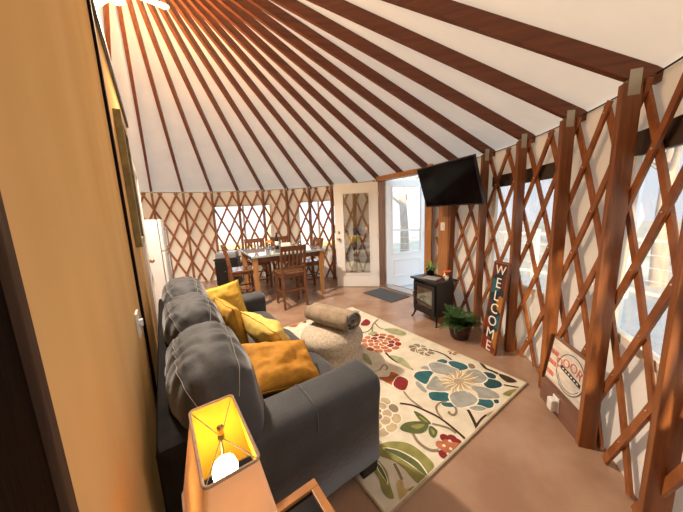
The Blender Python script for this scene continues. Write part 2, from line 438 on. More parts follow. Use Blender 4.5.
# ------------------------------------------------------------------ entrance: frame, inner leaf, porch and outer door
TD = 3.60; S0, S1 = 2.72, 3.80
def part_frame(name, label, cat, kind=None, loc=(0, 0, 0)):
    return thing(name, label, cat, loc, A0, None, None, kind)
o = part_frame('door_1', 'wooden door frame around the open entrance', 'door frame', 'structure')
mb = MB(); mb.boxab((TD-.02, S1, 0), (TD+.16, S1+.05, 2.15), 0, .003); mb.build('left_jamb', M_post, o)
mb = MB(); mb.boxab((TD-.02, S0-.05, 0), (TD+.16, S0, 2.15), 0, .003); mb.build('right_jamb', M_jamb, o)
mb = MB(); mb.boxab((TD-.02, S0-.05, 2.09), (TD+.16, S1+.05, 2.17), 0, .003); mb.build('head_jamb', M_jamb, o)
mb = MB(); mb.boxab((TD-.02, S0, 0), (TD+.18, S1, .025), 0, .003); mb.build('threshold', M_chrome, o)
mb = MB(); mb.boxab((TD-.03, S0-.14, 0), (TD, S0-.05, 2.2), 0, .003); mb.build('casing', M_jamb, o)
# inner door leaf, swung into the room
hinge = st(S1-.01, TD-.03); tip = Vector((-.03, 5.27, 0)); dv = tip-hinge; W = .86
o = thing('door_2', 'white glazed entrance door swung open in front of the lattice', 'door', hinge, math.atan2(dv.y, dv.x), None, None, 'structure')
mb = MB(); D = .022
for a, b in (((0, 0), (.16, 2.06)), ((W-.16, 0), (W, 2.06)), ((.16, 0), (W-.16, .27)), ((.16, 1.88), (W-.16, 2.06))):
    mb.boxab((a[0], -D, a[1]+.012), (b[0], D, b[1]+.012))
mb.build('door_panel', M_white, o)
mb = MB()
for sx in (-1, 1):
    y0, y1 = sx*D, sx*(D+.012)
    for a, b in (((.15, .25), (.18, 1.90)), ((W-.18, .25), (W-.15, 1.90)), ((.15, .25), (W-.15, .285)), ((.15, 1.865), (W-.15, 1.90))):
        mb.boxab((a[0], y0, a[1]+.012), (b[0], y1, b[1]+.012), 0, .004)
mb.build('glass_moulding', M_white, o)
mb = MB(); mb.boxab((.16, -.004, .28), (W-.16, .004, 1.89)); mb.build('door_pane', M_doorglass, o)
mb = MB()
for sx in (-1, 1):
    mb.lathe([(.028, 0), (.028, .006), (.010, .01), (.010, .035), (.026, .045), (.028, .06), (.02, .068), (.001, .07)], 16, M=Matrix.Translation((W-.07, sx*D, 1.0)) @ Matrix.Rotation(-sx*PI/2, 4, 'X'))
    mb.lathe([(.024, 0), (.022, .012), (.001, .013)], 16, M=Matrix.Translation((W-.07, sx*D, 1.13)) @ Matrix.Rotation(-sx*PI/2, 4, 'X'))
mb.build('door_handle', M_brass, o)
mb = MB()
for z in (.25, 1.0, 1.8): mb.boxab((-.012, .0, z), (.012, .03, z+.1))
mb.build('hinge', M_chrome, o)
# glazed outer door, swung open onto the deck
hg = st(S1-.005, TD+.175); oa = math.radians(18)
o = thing('door_3', 'white half-glazed outer door standing open on the deck beyond the entrance', 'door', hg+Vector((0, 0, -.06)), oa, None, None, 'structure')
Wd = .98; g0, g1, gz0, gz1 = .15, Wd-.17, .72, 2.04
mb = MB()
for a, b in (((0, 0), (g0, 2.17)), ((g1, 0), (Wd, 2.17)), ((g0, 0), (g1, gz0)), ((g0, gz1), (g1, 2.17))): mb.boxab((a[0], -.02, a[1]), (b[0], .02, b[1]))
mb.build('door_panel', M_whitecool, o)
mb = MB()
for y0, y1 in ((-.03, -.02), (.02, .03)):
    for a, b in (((g0-.03, gz0-.03), (g0, gz1+.03)), ((g1, gz0-.03), (g1+.03, gz1+.03)), ((g0, gz0-.03), (g1, gz0)), ((g0, gz1), (g1, gz1+.03)), ((g0, .22), (g1, .24)), ((g0, .56), (g1, .58)), ((g0, .24), (g0+.02, .56)), ((g1-.02, .24), (g1, .56))):
        mb.boxab((a[0], y0, a[1]), (b[0], y1, b[1]), 0, .003)
mb.build('door_moulding', M_whitecool, o)
mb = MB(); mb.boxab((g0, -.003, gz0), (g1, .003, gz1)); mb.build('door_pane', M_glass, o)
mb = MB(); mb.bar((Wd-.07, -.05, .98), (Wd-.07, -.05, 1.12), .02, .02); mb.bar((Wd-.07, -.06, 1.05), (Wd-.07, -.02, 1.05), .02, .02); mb.build('door_handle', M_chrome, o)
mb = MB(); mb.boxab((TD+.16, S0-.14, -.05), (TD+.20, S0-.0, 2.2), 0, .003); mb.boxab((TD+.16, S1+.005, -.05), (TD+.20, S1+.14, 2.2), 0, .003); mb.build('outer_casing', M_whitecool, bpy.data.objects['door_1'])

# ------------------------------------------------------------------ partition wall
TW = -.137
def prof_top(s): return min(2.74, roof_z(abs(s-3.38))+.10)
ss = [-.38+.1*i for i in range(49)]; ss = [s for s in ss if s <= 4.42]
def part_wall(s0, s1, z0, name, mat, label):
    a = [s0]+[s for s in ss if s0 < s < s1]+[s1]
    poly = [(TW, s, prof_top(s)) for s in a] + [(TW, s1, z0), (TW, s0, z0)]
    mb = MB(); mb.prism(poly, (-.11, 0, 0)); o = struct(name, mb, mat, label=label, cat='wall'); o.rotation_euler = (0, 0, A0); return o
part_wall(.45, 4.42, 0, 'wall_partition', M_ply, 'honey coloured plywood partition wall beside the sofa')
part_wall(-.38, .45, 2.06, 'wall_partition_lintel', M_ply, 'plywood partition strip above the dark door')
# dark door in the partition next to the camera
o = part_frame('door_4', 'dark brown wooden door in the partition at the left edge', 'door', 'structure')
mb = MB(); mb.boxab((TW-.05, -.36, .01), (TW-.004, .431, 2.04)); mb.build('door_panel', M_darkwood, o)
mb = MB(); mb.boxab((TW-.03, .434, 0), (TW+.004, .457, 2.06), 0, .002); mb.boxab((TW-.08, -.38, 2.03), (TW+.012, .455, 2.09), 0, .004); mb.build('door_casing', M_casing, o)
# dark cap along the partition's top and a dark batten on its face
mb = MB(); mb.boxab((TW-.125, .60, 2.69), (TW+.022, 4.43, 2.76), 0, .004); o = struct('trim_1', mb, M_black, label='black cap board along the top of the plywood partition', cat='trim'); o.rotation_euler = (0, 0, A0)
mb = MB(); mb.boxab((TW, 1.93, 0), (TW+.014, 1.98, 2.69), 0, .003); o = struct('trim_2', mb, M_darkwood, label='thin dark upright batten on the plywood partition', cat='trim'); o.rotation_euler = (0, 0, A0)
# white inner door further along the partition
o = part_frame('door_5', 'white door and casing in the partition past the picture frame', 'door', 'structure')
mb = MB(); mb.boxab((TW, 3.30, 0), (TW+.03, 3.38, 2.14), 0, .004); mb.boxab((TW, 4.22, 0), (TW+.03, 4.32, 2.14), 0, .004); mb.boxab((TW, 3.30, 2.05), (TW+.03, 4.32, 2.15), 0, .004); mb.build('door_casing', M_white, o)
mb = MB(); mb.boxab((TW+.001, 3.41, .01), (TW+.02, 4.21, 2.04)); mb.build('door_panel', M_white, o)
mb = MB(); mb.ball((TW+.05, 4.14, 1.0), .026); mb.bar((TW+.02, 4.14, 1.0), (TW+.05, 4.14, 1.0), .02, .02); mb.build('door_handle', M_brass, o)

# switch on the partition
t = part_frame('light_switch', 'white switch plate on the plywood partition left of the sofa', 'light switch', None, st(1.62, TW, 1.0))
mb = MB(); mb.boxab((0, -.045, -.065), (.010, .045, .065), 0, .004); mb.build('plate', M_white, t)
mb = MB(); mb.boxab((.010, -.012, -.012), (.026, .012, .022), 0, .003); mb.build('toggle', M_white, t)

# picture on the partition
t = part_frame('framed_picture', 'deep framed picture hung high on the plywood partition, seen edge-on', 'picture', None, st(2.45, TW, 1.32))
M_olive = noise_mat('aged_gilt', (.16, .12, .04), (.26, .20, .07), 14, .45)
mb = MB(); f = .06
for a, b in (((0, 0), (f, .96)), ((.62-f, 0), (.62, .96)), ((f, 0), (.62-f, f)), ((f, .96-f), (.62-f, .96))): mb.boxab((0, a[0], a[1]), (.042, b[0], b[1]), 0, .003)
mb.build('frame', M_olive, t)
mb = MB(); mb.boxab((.004, f, f), (.024, .62-f, .96-f)); mb.build('picture_panel', noise_mat('dark_picture', (.03, .03, .025), (.10, .09, .06), 6, .3), t)

# ================================================================== refrigerator
t = part_frame('refrigerator', 'white two-door refrigerator past the end of the partition', 'refrigerator', None, st(4.48, .07, 0))
mb = MB(); mb.boxab((-.70, 0, .03), (-.045, .72, 1.53), 0, .01); mb.build('cabinet', M_fridge, t)
def fdoor(z0, z1):
    pl = []; n = 10
    pl = [(-.035, 0)] + [( -.005+.052*math.sin(PI*i/n)**.6 if 0 < i < n else -.005, .72*i/n) for i in range(n+1)] + [(-.035, .72)]
    mb = MB(); mb.prism([(x, y, z0) for x, y in pl], (0, 0, z1-z0)); return mb
d = fdoor(1.09, 1.53).build('freezer_door', M_fridge, t)
mb = MB(); mb.tube([(.03, .10, 1.13), (.06, .10, 1.15), (.06, .10, 1.38), (.03, .10, 1.40)], .010, 8); mb.build('door_handle', M_seal, d)
d = fdoor(.08, 1.08).build('fridge_door', M_fridge, t)
mb = MB(); mb.tube([(.03, .10, .62), (.06, .10, .64), (.06, .10, 1.02), (.03, .10, 1.04)], .010, 8); mb.build('door_handle', M_seal, d)
mb = MB(); mb.boxab((-.045, .005, .08), (-.033, .715, 1.52)); mb.build('door_seal', M_seal, t)
mb = MB(); mb.boxab((-.6, .03, 0), (-.06, .69, .04)); mb.build('plinth', M_seal, t)

# ================================================================== soft shapes
def soft_block(sx, sy, sz, p=3.2, nu=64, nv=40, bulge=(0, 0, 0), wr=None):
    """a rounded block (superellipsoid), optional wrinkle function on the unit direction"""
    def sg(v, e): return math.copysign(abs(v)**e, v)
    e = 2/p; mb = MB()
    def fn(a, v):
        th = 2*PI*a; ph = -PI/2+PI*v
        x = sg(math.cos(ph), e)*sg(math.cos(th), e); y = sg(math.cos(ph), e)*sg(math.sin(th), e); z = sg(math.sin(ph), e)
        P = Vector((x*sx/2, y*sy/2, z*sz/2))
        if wr: P = P*(1+0) + Vector((x, y, z)).normalized()*wr(x, y, z)
        return P
    mb.grid(fn, nu, nv, wrapu=True)
    return mb
def pillow_mesh(w, h, d, seed, pinch=.07, n=34):
    """a square scatter cushion standing in the local xz-plane, y is its thickness"""
    rr = random.Random(seed); off = Vector((rr.uniform(0, 50), rr.uniform(0, 50), rr.uniform(0, 50)))
    mb = MB()
    for side in (-1, 1):
        def fn(a, v):
            x = 2*a-1; z = 2*v-1
            ix = x*(1-pinch*(1-abs(x)**2*0)*(z*z-1)*-1*0 - pinch*(1-z*z)*abs(x)**3); iz = z*(1-pinch*(1-x*x)*abs(z)**3)
            th = ((1-x**2)*(1-z**2))
            t = d/2*(max(th, 0)**.42)
            P = Vector((ix*w/2, 0, iz*h/2))
            wrk = (pnoise(Vector((x*2.2, z*2.2, side))+off)*.022 + pnoise(Vector((x*5, z*5, side*2))+off)*.008)*(max(th, 0)**.4)
            # gathers running in from the corners
            ed = max(abs(x), abs(z)); wrk += .006*math.sin(9*math.atan2(z, x)*2+seed)*max(0, ed-.45)*(max(th, 0)**.35)
            P.y = side*(t+wrk*(1 if th > 0 else 0))
            P.y += .012*pnoise(Vector((x*1.5, z*1.5, 9))+off)
            return P
        mb.grid(fn, n, n)
    return mb
def welt(w, h, r, pinch, seed):
    rr = random.Random(seed); off = Vector((rr.uniform(0, 50), rr.uniform(0, 50), rr.uniform(0, 50)))
    pts = []; n = 16
    for q in range(4):
        for i in range(n):
            k = -1+2*i/n
            x, z = ((k, -1), (1, k), (-k, 1), (-1, -k))[q]
            P = Vector((x*(1-pinch*(1-z*z)*abs(x)**3)*w/2, .012*pnoise(Vector((x*1.5, z*1.5, 9))+off), z*(1-pinch*(1-x*x)*abs(z)**3)*h/2)); pts.append(P)
    mb = MB(); mb.tube(pts, r, 6, closed=True); return mb

# ================================================================== sofa (local x = away from the partition, y = along it)
SA = 34.2
sofa = thing('sofa', 'dark grey suede three-seat sofa along the plywood partition', 'sofa', st(.98, 0, 0), math.radians(SA))
LS = 2.16; TB, TF = -.10, .90      # length, back and front
def arm_mesh(y0, y1):
    mb = MB(); n = 12; w = y1-y0; ym = (y0+y1)/2
    # cross-section: flared pillow top, extruded along x with a rounded front
    sec = [(y0+.012, .09), (y0+.006, .40), (y0-.004, .50)]
    for i in range(n+1):
        a = PI - PI*i/n; sec.append((ym+(w/2+.008)*math.copysign(abs(math.cos(a))**.62, math.cos(a)), .545+.085*abs(math.sin(a))**.62))
    sec += [(y1+.004, .50), (y1-.006, .40), (y1-.012, .09)]
    xs = [TB+.10+(TF-TB-.12)*i/24 for i in range(0, 25)]
    m = len(sec); vs = []; fs = []
    for x in xs + [TF-.012, TF-.002, TF+.004]:
        k = 0 if x < TF-.015 else (x-(TF-.015))/.02
        for (y, z) in sec:
            cz = .36; s_ = 1-.10*k**2
            dn = .004*pnoise(Vector((x*5, y*5, z*5)))
            vs.append((x + 0, ym+(y-ym)*s_+dn, cz+(z-cz)*(1-.03*k**2)+dn))
    K = len(vs)//m
    for i in range(K-1):
        for j in range(m): fs.append((i*m+j, i*m+(j+1) % m, (i+1)*m+(j+1) % m, (i+1)*m+j))
    fs += [list(range(m))[::-1], [(K-1)*m+j for j in range(m)]]
    mb.add(vs, fs, 0, True); return mb, sec
def seam_on(sec, x, off=.003):
    ym = (sec[0][0]+sec[-1][0])/2
    return [(x, ym+(y-ym)*1.02, z+.003) for y, z in sec[2:-2]]
for (y0, y1) in ((0.0, .235), (LS-.235, LS)):
    mb, sec = arm_mesh(y0, y1); a = mb.build('arm', M_suede, sofa)
    ymid = (y0+y1)/2
    mb = MB(); mb.tube([(.50, ymid+(y-ymid)*1.01, z+.002) for y, z in sec[2:-2]], .0045, 6); mb.build('arm_seam', M_suede, a)
mb = MB(); mb.boxab((TB+.03, .20, .09), (TF-.05, LS-.20, .30), 0, .02); mb.build('base_frame', M_suede, sofa)
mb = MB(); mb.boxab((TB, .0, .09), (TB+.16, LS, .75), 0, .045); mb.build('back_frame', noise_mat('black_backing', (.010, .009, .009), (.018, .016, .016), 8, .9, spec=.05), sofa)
cw = (LS-.47)/3
def seat_wr(seed):
    def f(x, y, z):
        return .006*pnoise(Vector((x*2+seed, y*2, z))) + (.005*math.sin(x*22+3*pnoise(Vector((x*2, y*3, seed))))*max(0, z)*abs(y)**2)
    return f
for i in range(3):
    yc = .235+cw*(i+.5)
    c = soft_block(.72, cw+.012, .21, 4.6, 80, 52, wr=seat_wr(i*7)).build('seat_cushion', M_suede, sofa); c.location = (TF-.36, yc, .372)
bw = LS/3
SEAMS = (math.radians(52), math.radians(118))
def back_wr(seed):
    def f(x, y, z):
        a = .012*pnoise(Vector((x*1.6+seed, y*1.6, z*1.6)))
        th = math.atan2(z, x); ed = max(0.0, 1-abs(y)**4)
        for q, t0 in enumerate(SEAMS):
            d = abs(th-t0); a -= .005*math.exp(-(d/.06)**2)*ed
            wv = math.sin(y*27+3*pnoise(Vector((y*2+q, th*1.2, seed)))+1.2*th)
            a += .0055*wv*math.exp(-(d/.33)**2)*(1-.8*math.exp(-(d/.05)**2))*ed
        a += .004*math.sin(y*14+4*pnoise(Vector((y*1.5, th*2, seed+9)))-2*th)*ed
        return a
    return f
for i in range(3):
    yc = bw*(i+.5)
    bc = soft_block(.36, bw+.02, .60, 2.8, 150, 90, wr=back_wr(i*11+3)).build('back_cushion', M_suede, sofa)
    bc.location = (.135, yc, .675); bc.rotation_euler = (0, math.radians(-9), 0)
    p_ = 2.8; e = 2/p_; fw = back_wr(i*11+3)
    for th in SEAMS:
        mb = MB(); pts = []
        for k in range(41):
            ys = -.93+1.86*k/40; k2 = (1-abs(ys)**p_)**(1/p_)
            ux, uz = math.copysign(abs(math.cos(th))**e, math.cos(th))*k2, math.copysign(abs(math.sin(th))**e, math.sin(th))*k2
            nv = Vector((ux, ys, uz)).normalized(); pts.append(Vector((ux*.18, ys*(bw+.02)/2, uz*.30)) + nv*(fw(ux, ys, uz)+.0015))
        mb.tube(pts, .0013, 5); mb.build('stitching', M_thread, bc)
for x in (TB+.08, TF-.07):
    for y in (.07, LS-.07):
        mb = MB(); q = .055; z0f = .0135 if x > .5 else 0
        vs = [(x-q, y-q, .10), (x+q, y-q, .10), (x+q, y+q, .10), (x-q, y+q, .10), (x-q*.9, y-q*.9, z0f), (x+q*.9, y-q*.9, z0f), (x+q*.9, y+q*.9, z0f), (x-q*.9, y+q*.9, z0f)]
        mb.add(vs, [(0, 1, 2, 3), (7, 6, 5, 4), (0, 4, 5, 1), (1, 5, 6, 2), (2, 6, 7, 3), (3, 7, 4, 0)]); mb.build('foot', M_foot, sofa)

# scatter cushions
def scatter(label, mat, loc, xdir, zdir, w, h, d, seed, pinch=.07):
    x = Vector(xdir).normalized(); z = Vector(zdir); z = (z-x*z.dot(x)).normalized(); y = z.cross(x)
    R = Matrix((x, y, z)).transposed()
    t = thing('scatter_cushion', label, 'cushion', loc, 0, 'yellow cushions on the sofa', R.to_euler())
    pillow_mesh(w, h, d, seed, pinch).build('cover', mat, t, weld=True)
    welt(w, h, .005, pinch, seed).build('piping', mat, t)
    return t
SU = Vector((-math.sin(math.radians(SA)), math.cos(math.radians(SA)), 0)); SN = Vector((math.cos(math.radians(SA)), math.sin(math.radians(SA)), 0))
def so(x, y, z): return st(.98, 0) + SN*x + SU*y + Vector((0, 0, z))
Z_ = Vector((0, 0, 1))
scatter('bright yellow cushion standing upright near the far arm of the sofa', M_yel1, so(.43, 1.74, .672), SN+Z_*.16-SU*.10, Z_-SN*.16+SU*.22, .38, .38, .14, 1)
scatter('golden yellow cushion leaning on the sofa back in the middle', M_yel2, so(.385, 1.17, .665), -SU+SN*.12, Z_-SN*.22, .42, .40, .15, 2)
scatter('pale lemon cushion in front of the golden one', M_yel3, so(.585, .885, .615), -SU+SN*.30-Z_*.12, Z_-SN*.6, .44, .36, .18, 3, .10)
scatter('mustard orange cushion propped on the near arm of the sofa', M_yel4, so(.52, .47, .605), SN-Z_*.26+SU*.03, SU*.9+Z_*.42, .46, .36, .17, 4, .12)

# ================================================================== end table and lamp
TZ = .55
t = part_frame('end_table', 'dark-topped end table with a wooden rim at the bottom edge', 'table', None, st(.50, .11, 0))
mb = MB(); mb.boxab((-.22, -.24, TZ-.03), (.22, .22, TZ-.012)); mb.build('table_top', plain('black_table_panel', (.008, .007, .007), .35, spec=.12), t)
mb = MB(); w = .026
for a, b in (((-.25, .22), (.25, .25)), ((-.25, -.27), (.25, -.24)), ((-.25, -.24), (-.22, .22)), ((.22, -.24), (.25, .22))): mb.boxab((a[0], a[1], TZ-.05), (b[0], b[1], TZ), 0, .003)
M_rim = noise_mat('rim_wood', (.32, .13, .035), (.44, .20, .06), 6, .3, (1, 1, 6))
mb.build('rim', M_rim, t)
for x in (-.225, .225):
    for y in (-.245, .225):
        mb = MB(); mb.boxab((x-.02, y-.02, 0), (x+.02, y+.02, TZ-.05), 0, .003); mb.build('leg', M_rim, t)
mb = MB(); mb.boxab((-.22, -.24, .14), (.22, .22, .16)); mb.build('shelf', M_rim, t)

LX, LY = .065, .63
t = part_frame('table_lamp', 'lit table lamp with a tapered rectangular tan shade', 'lamp', None, st(LY, LX, TZ-.012))
ZR = 1.0-(TZ-.012); ZB = .735-(TZ-.012)
def rrect(hx, hy, r, z, n=5):
    pts = []
    for cx, cy, a0 in ((hx-r, hy-r, 0), (-hx+r, hy-r, 90), (-hx+r, -hy+r, 180), (hx-r, -hy+r, 270)):
        for i in range(n+1):
            a = math.radians(a0+90*i/n); pts.append(Vector((cx+r*math.cos(a), cy+r*math.sin(a), z)))
    return pts
mb = MB(); K = 10
rows = [rrect(.053+(.098-.053)*k/K, .125+(.172-.125)*k/K, .012, ZR+(ZB-ZR)*k/K) for k in range(K+1)]
m_ = len(rows[0]); vs = [p for r in rows for p in r]; fs = []
for k in range(K):
    for i in range(m_): fs.append((k*m_+i, k*m_+(i+1) % m_, (k+1)*m_+(i+1) % m_, (k+1)*m_+i))
mb.add(vs, fs, 0, False)
rows2 = [[Vector((p.x*(1-.0018/max(abs(p.x), .02)), p.y*(1-.0018/max(abs(p.y), .02)), p.z)) for p in r] for r in rows]
shade = mb.build('lamp_shade', M_shade, t)
mb = MB(); mb.add([p for r in rows2 for p in r], fs, 0, False); mb.build('shade_lining', MATS.get('lining') or M_shade_lining, shade)
M_shadetrim = noise_mat('shade_trim', (.30, .20, .14), (.40, .28, .20), 60, .9)
mb = MB(); mb.tube(rrect(.054, .126, .012, ZR), .0035, 6, closed=True); mb.build('shade_trim', M_shadetrim, shade); mb = MB(); mb.tube(rrect(.098, .172, .012, ZB), .0035, 6, closed=True); mb.build('shade_trim', M_shadetrim, shade)
mb = MB(); zs = ZR-.012
for sx in (-1, 1):
    for sy in (-1, 1): mb.tube([(0, 0, zs), (sx*.05, sy*.12, ZR-.004)], .0012, 5)
mb.tube([(0, 0, zs-.004), (0, 0, zs+.006)], .008, 10); mb.tube([(0, .0, zs-.008), (0, -.018, zs-.03), (0, -.036, zs-.09), (0, -.018, zs-.17), (0, 0, zs-.18)], .0014, 5); mb.tube([(0, .0, zs-.008), (0, .018, zs-.03), (0, .036, zs-.09), (0, .018, zs-.17), (0, 0, zs-.18)], .0014, 5)
mb.build('harp', plain('dull_wire', (.16, .13, .07), .5), t)
mb = MB(); mb.lathe([(.006, 0), (.0075, .004), (.0065, .008), (.0075, .012), (.0075, .022), (.0001, .024)], 12, (0, 0, zs+.006)); mb.build('finial', M_brass, t)
mb = MB(); zb_ = ZR-.105
mb.lathe([(.0001, .034), (.014, .031), (.024, .022), (.029, .006), (.029, -.006), (.025, -.020), (.017, -.036), (.013, -.05), (.013, -.055)], 20, (0, 0, zb_)); mb.build('bulb', M_bulb, t)
mb = MB(); mb.lathe([(.018, 0), (.018, -.05), (.012, -.055)], 16, (0, 0, zb_-.053)); mb.lathe([(.07, 0), (.072, .012), (.05, .03), (.028, .06), (.022, .10), (.030, .16), (.022, .20), (.014, .24), (.012, zb_-.105)], 24); mb.build('lamp_base', M_brass, t)

# ================================================================== rug
RUGZ = .012
rug_c = [(.78, .755), (.775, 2.42), (3.22, 2.42), (3.22, .755)]
M_rug = noise_mat('rug_cream', (.66, .60, .46), (.77, .71, .57), 9, .95, bump=.3, bscale=220)
RC = {'teal': (.022, .115, .135), 'tealdark': (.012, .06, .075), 'grey': (.33, .34, .31), 'tan': (.46, .36, .22), 'gold': (.52, .38, .16),
      'red': (.22, .015, .016), 'salmon': (.42, .14, .065), 'olive': (.25, .24, .07), 'green': (.09, .115, .035), 'brown': (.045, .022, .012),
      'taupe': (.24, .19, .12), 'cream': (.78, .72, .58), 'orange': (.42, .12, .04), 'palegreen': (.34, .35, .18), 'edge': (.42, .35, .24)}
rug_keys = list(RC); rug_mats = [M_rug] + [noise_mat('rug_'+k, tuple(c*.85 for c in RC[k]), tuple(min(1, c*1.15) for c in RC[k]), 14, .95) for k in rug_keys]
def rk(k): return rug_keys.index(k)+1
rug = MB()
poly = [st(s, t_, 0) for s, t_ in rug_c]
rug.prism(poly[::-1], (0, 0, RUGZ))
lay = [RUGZ+.0004]
def smooth_closed(pts, n=4):
    out = []; K = len(pts)
    for i in range(K):
        p0, p1, p2, p3 = pts[(i-1) % K], pts[i], pts[(i+1) % K], pts[(i+2) % K]
        for j in range(n):
            u_ = j/n
            out.append(.5*((2*p1)+(p2-p0)*u_+(2*p0-5*p1+4*p2-p3)*u_*u_+(3*p1-p0-3*p2+p3)*u_**3))
    return out
def smooth_open(pts, n=6):
    P = [pts[0]]+list(pts)+[pts[-1]]; out = []
    for i in range(1, len(P)-2):
        for j in range(n):
            u_ = j/n; p0, p1, p2, p3 = P[i-1], P[i], P[i+1], P[i+2]
            out.append(.5*((2*p1)+(p2-p0)*u_+(2*p0-5*p1+4*p2-p3)*u_*u_+(3*p1-p0-3*p2+p3)*u_**3))
    return out+[pts[-1]]
def nextz():
    lay[0] += .00001; return lay[0]
RS0, RS1, RT0_, RT1_ = .79, 3.21, .765, 2.41
def clampst(p):
    s = min(max(p.dot(U), RS0), RS1); t_ = min(max(p.dot(N), RT0_), RT1_); return U*s+N*t_
def poly_floor(pts, key, sm=True):
    if sm: pts = smooth_closed(pts)
    z = nextz(); c = sum(pts, Vector())/len(pts); n = len(pts)
    pts = [clampst(p) for p in pts]; c = clampst(c)
    rug.add([(c.x, c.y, z)]+[(p.x, p.y, z) for p in pts], [(0, i+1, (i+1) % n+1) for i in range(n)], rk(key))
def stroke(pts, w, key, taper=False):
    pts = smooth_open(pts); z = nextz(); L_ = []; R_ = []
    for i, p in enumerate(pts):
        d = (pts[min(i+1, len(pts)-1)]-pts[max(i-1, 0)]); d.z = 0; d.normalize(); nn = Vector((-d.y, d.x, 0))
        ww = w*(1-.8*i/(len(pts)-1)) if taper else w
        L_.append(clampst(p+nn*ww/2)); R_.append(clampst(p-nn*ww/2))
    n = len(pts)
    rug.add([(p.x, p.y, z) for p in L_+R_], [(i, i+1, n+i+1, n+i) for i in range(n-1)], rk(key))
def fp(ox, oy, sc, pts):
    return [(lambda v: Vector((v.x, v.y, 0)))(floor_pt(ox+x/sc, oy+y/sc, RUGZ)) for x, y in pts]
Z2 = (400, 340, 6.83); Z3 = (470, 340, 8.54); Z6 = (400, 400, 8.54); Z5 = (350, 450, 8.26); Z4 = (350, 400, 8.54); Z1 = (340, 300, 6.83); ZA = (340, 300, 3.415); PX = (0, 0, 1)
def grow(pts, g):
    c = sum(pts, Vector())/len(pts); return [p+(p-c).normalized()*g for p in pts]
def petal(z, pts, key, outline='cream', g=.012):
    P = fp(*z, pts)
    if outline: poly_floor(grow(P, g), outline)
    poly_floor(P, key)
# big grey and teal bloom
for key, pts in (('teal', [(95, 245), (130, 215), (225, 215), (205, 255), (180, 300), (130, 280)]), ('teal', [(200, 360), (290, 355), (335, 370), (335, 415), (220, 410)]),
    ('teal', [(285, 430), (370, 430), (385, 455), (310, 455)]), ('teal', [(250, 145), (290, 130), (325, 145), (310, 160)]),
    ('teal', [(330, 155), (370, 145), (440, 165), (465, 190), (430, 205), (390, 205)]), ('tealdark', [(570, 295), (610, 265), (683, 285), (690, 320), (610, 330)]),
    ('tealdark', [(570, 220), (620, 225), (655, 245), (645, 265), (590, 250)]), ('teal', [(530, 405), (620, 410), (640, 440), (615, 465), (530, 445)]), ('tealdark', [(640, 410), (670, 408), (675, 430), (650, 432)]),
    ('grey', [(140, 195), (165, 178), (210, 190), (215, 205)]), ('grey', [(105, 295), (125, 285), (180, 340), (175, 360), (140, 340)]), ('taupe', [(465, 165), (500, 165), (515, 190), (480, 195)]), ('grey', [(470, 465), (530, 450), (590, 470), (540, 485)]),
    ('grey', [(200, 160), (270, 155), (340, 180), (395, 205), (380, 240), (290, 235), (225, 215), (205, 190)]), ('grey', [(185, 310), (240, 245), (290, 290), (380, 330), (300, 350), (230, 345), (185, 335)]),
    ('grey', [(530, 365), (480, 320), (560, 320), (650, 355), (680, 395), (600, 400), (540, 395)]), ('grey', [(455, 225), (475, 205), (530, 205), (580, 240), (590, 270), (550, 295), (480, 280)]),
    ('grey', [(340, 380), (390, 350), (450, 350), (500, 375), (528, 410), (500, 440), (410, 462), (360, 430)])):
    petal(Z2, pts, key)
cx_, cy_ = 400, 283
for i in range(44):
    a = 2*PI*i/44; r0 = .18+.10*rnd.random(); r1 = .78+.30*rnd.random()
    stroke(fp(*Z2, [(cx_+150*r0*math.cos(a), cy_+84*r0*math.sin(a)), (cx_+150*.6*math.cos(a+.06), cy_+84*.6*math.sin(a+.06)), (cx_+150*r1*math.cos(a), cy_+84*r1*math.sin(a))]), .022, ('gold', 'tan', 'cream')[i % 3], True)
petal(Z2, [(cx_+34*math.cos(q*PI/4), cy_+20*math.sin(q*PI/4)) for q in range(8)], 'tan', None)
# red bloom and tan bloom, rings of rounded petals
def bloom(px, py, rad, keys, rings=3, seed=0):
    rr = random.Random(seed); c = floor_pt(px, py, RUGZ); c = Vector((c.x, c.y, 0))
    for k in range(rings, 0, -1):
        n = 3+3*k; R_ = rad*k/rings
        for i in range(n):
            a = 2*PI*(i+.5*(k % 2))/n + rr.uniform(-.05, .05); w_ = PI*R_*.78/n*1.12; dpt = rad/rings*.62
            ca = Vector((math.cos(a), math.sin(a), 0)); ta = Vector((-ca.y, ca.x, 0)); m_ = c+ca*(R_-dpt*.5)
            pl = [m_+ta*w_*math.cos(q*PI/4)*1.0+ca*dpt*.86*math.sin(q*PI/4) for q in range(8)]
            poly_floor(grow(pl, .009), 'cream'); poly_floor(pl, keys[rr.randrange(len(keys))])
bloom(381, 342.5, .215, ['red', 'salmon', 'red', 'salmon', 'orange'], 3, 3)
bloom(372, 414, .20, ['tan', 'gold', 'taupe', 'tan'], 3, 5)
bloom(418, 348.5, .085, ['taupe', 'grey', 'taupe'], 1, 8); bloom(426, 352, .07, ['taupe'], 1, 9)
bloom(453, 352.5, .045, ['red', 'salmon'], 1, 2)
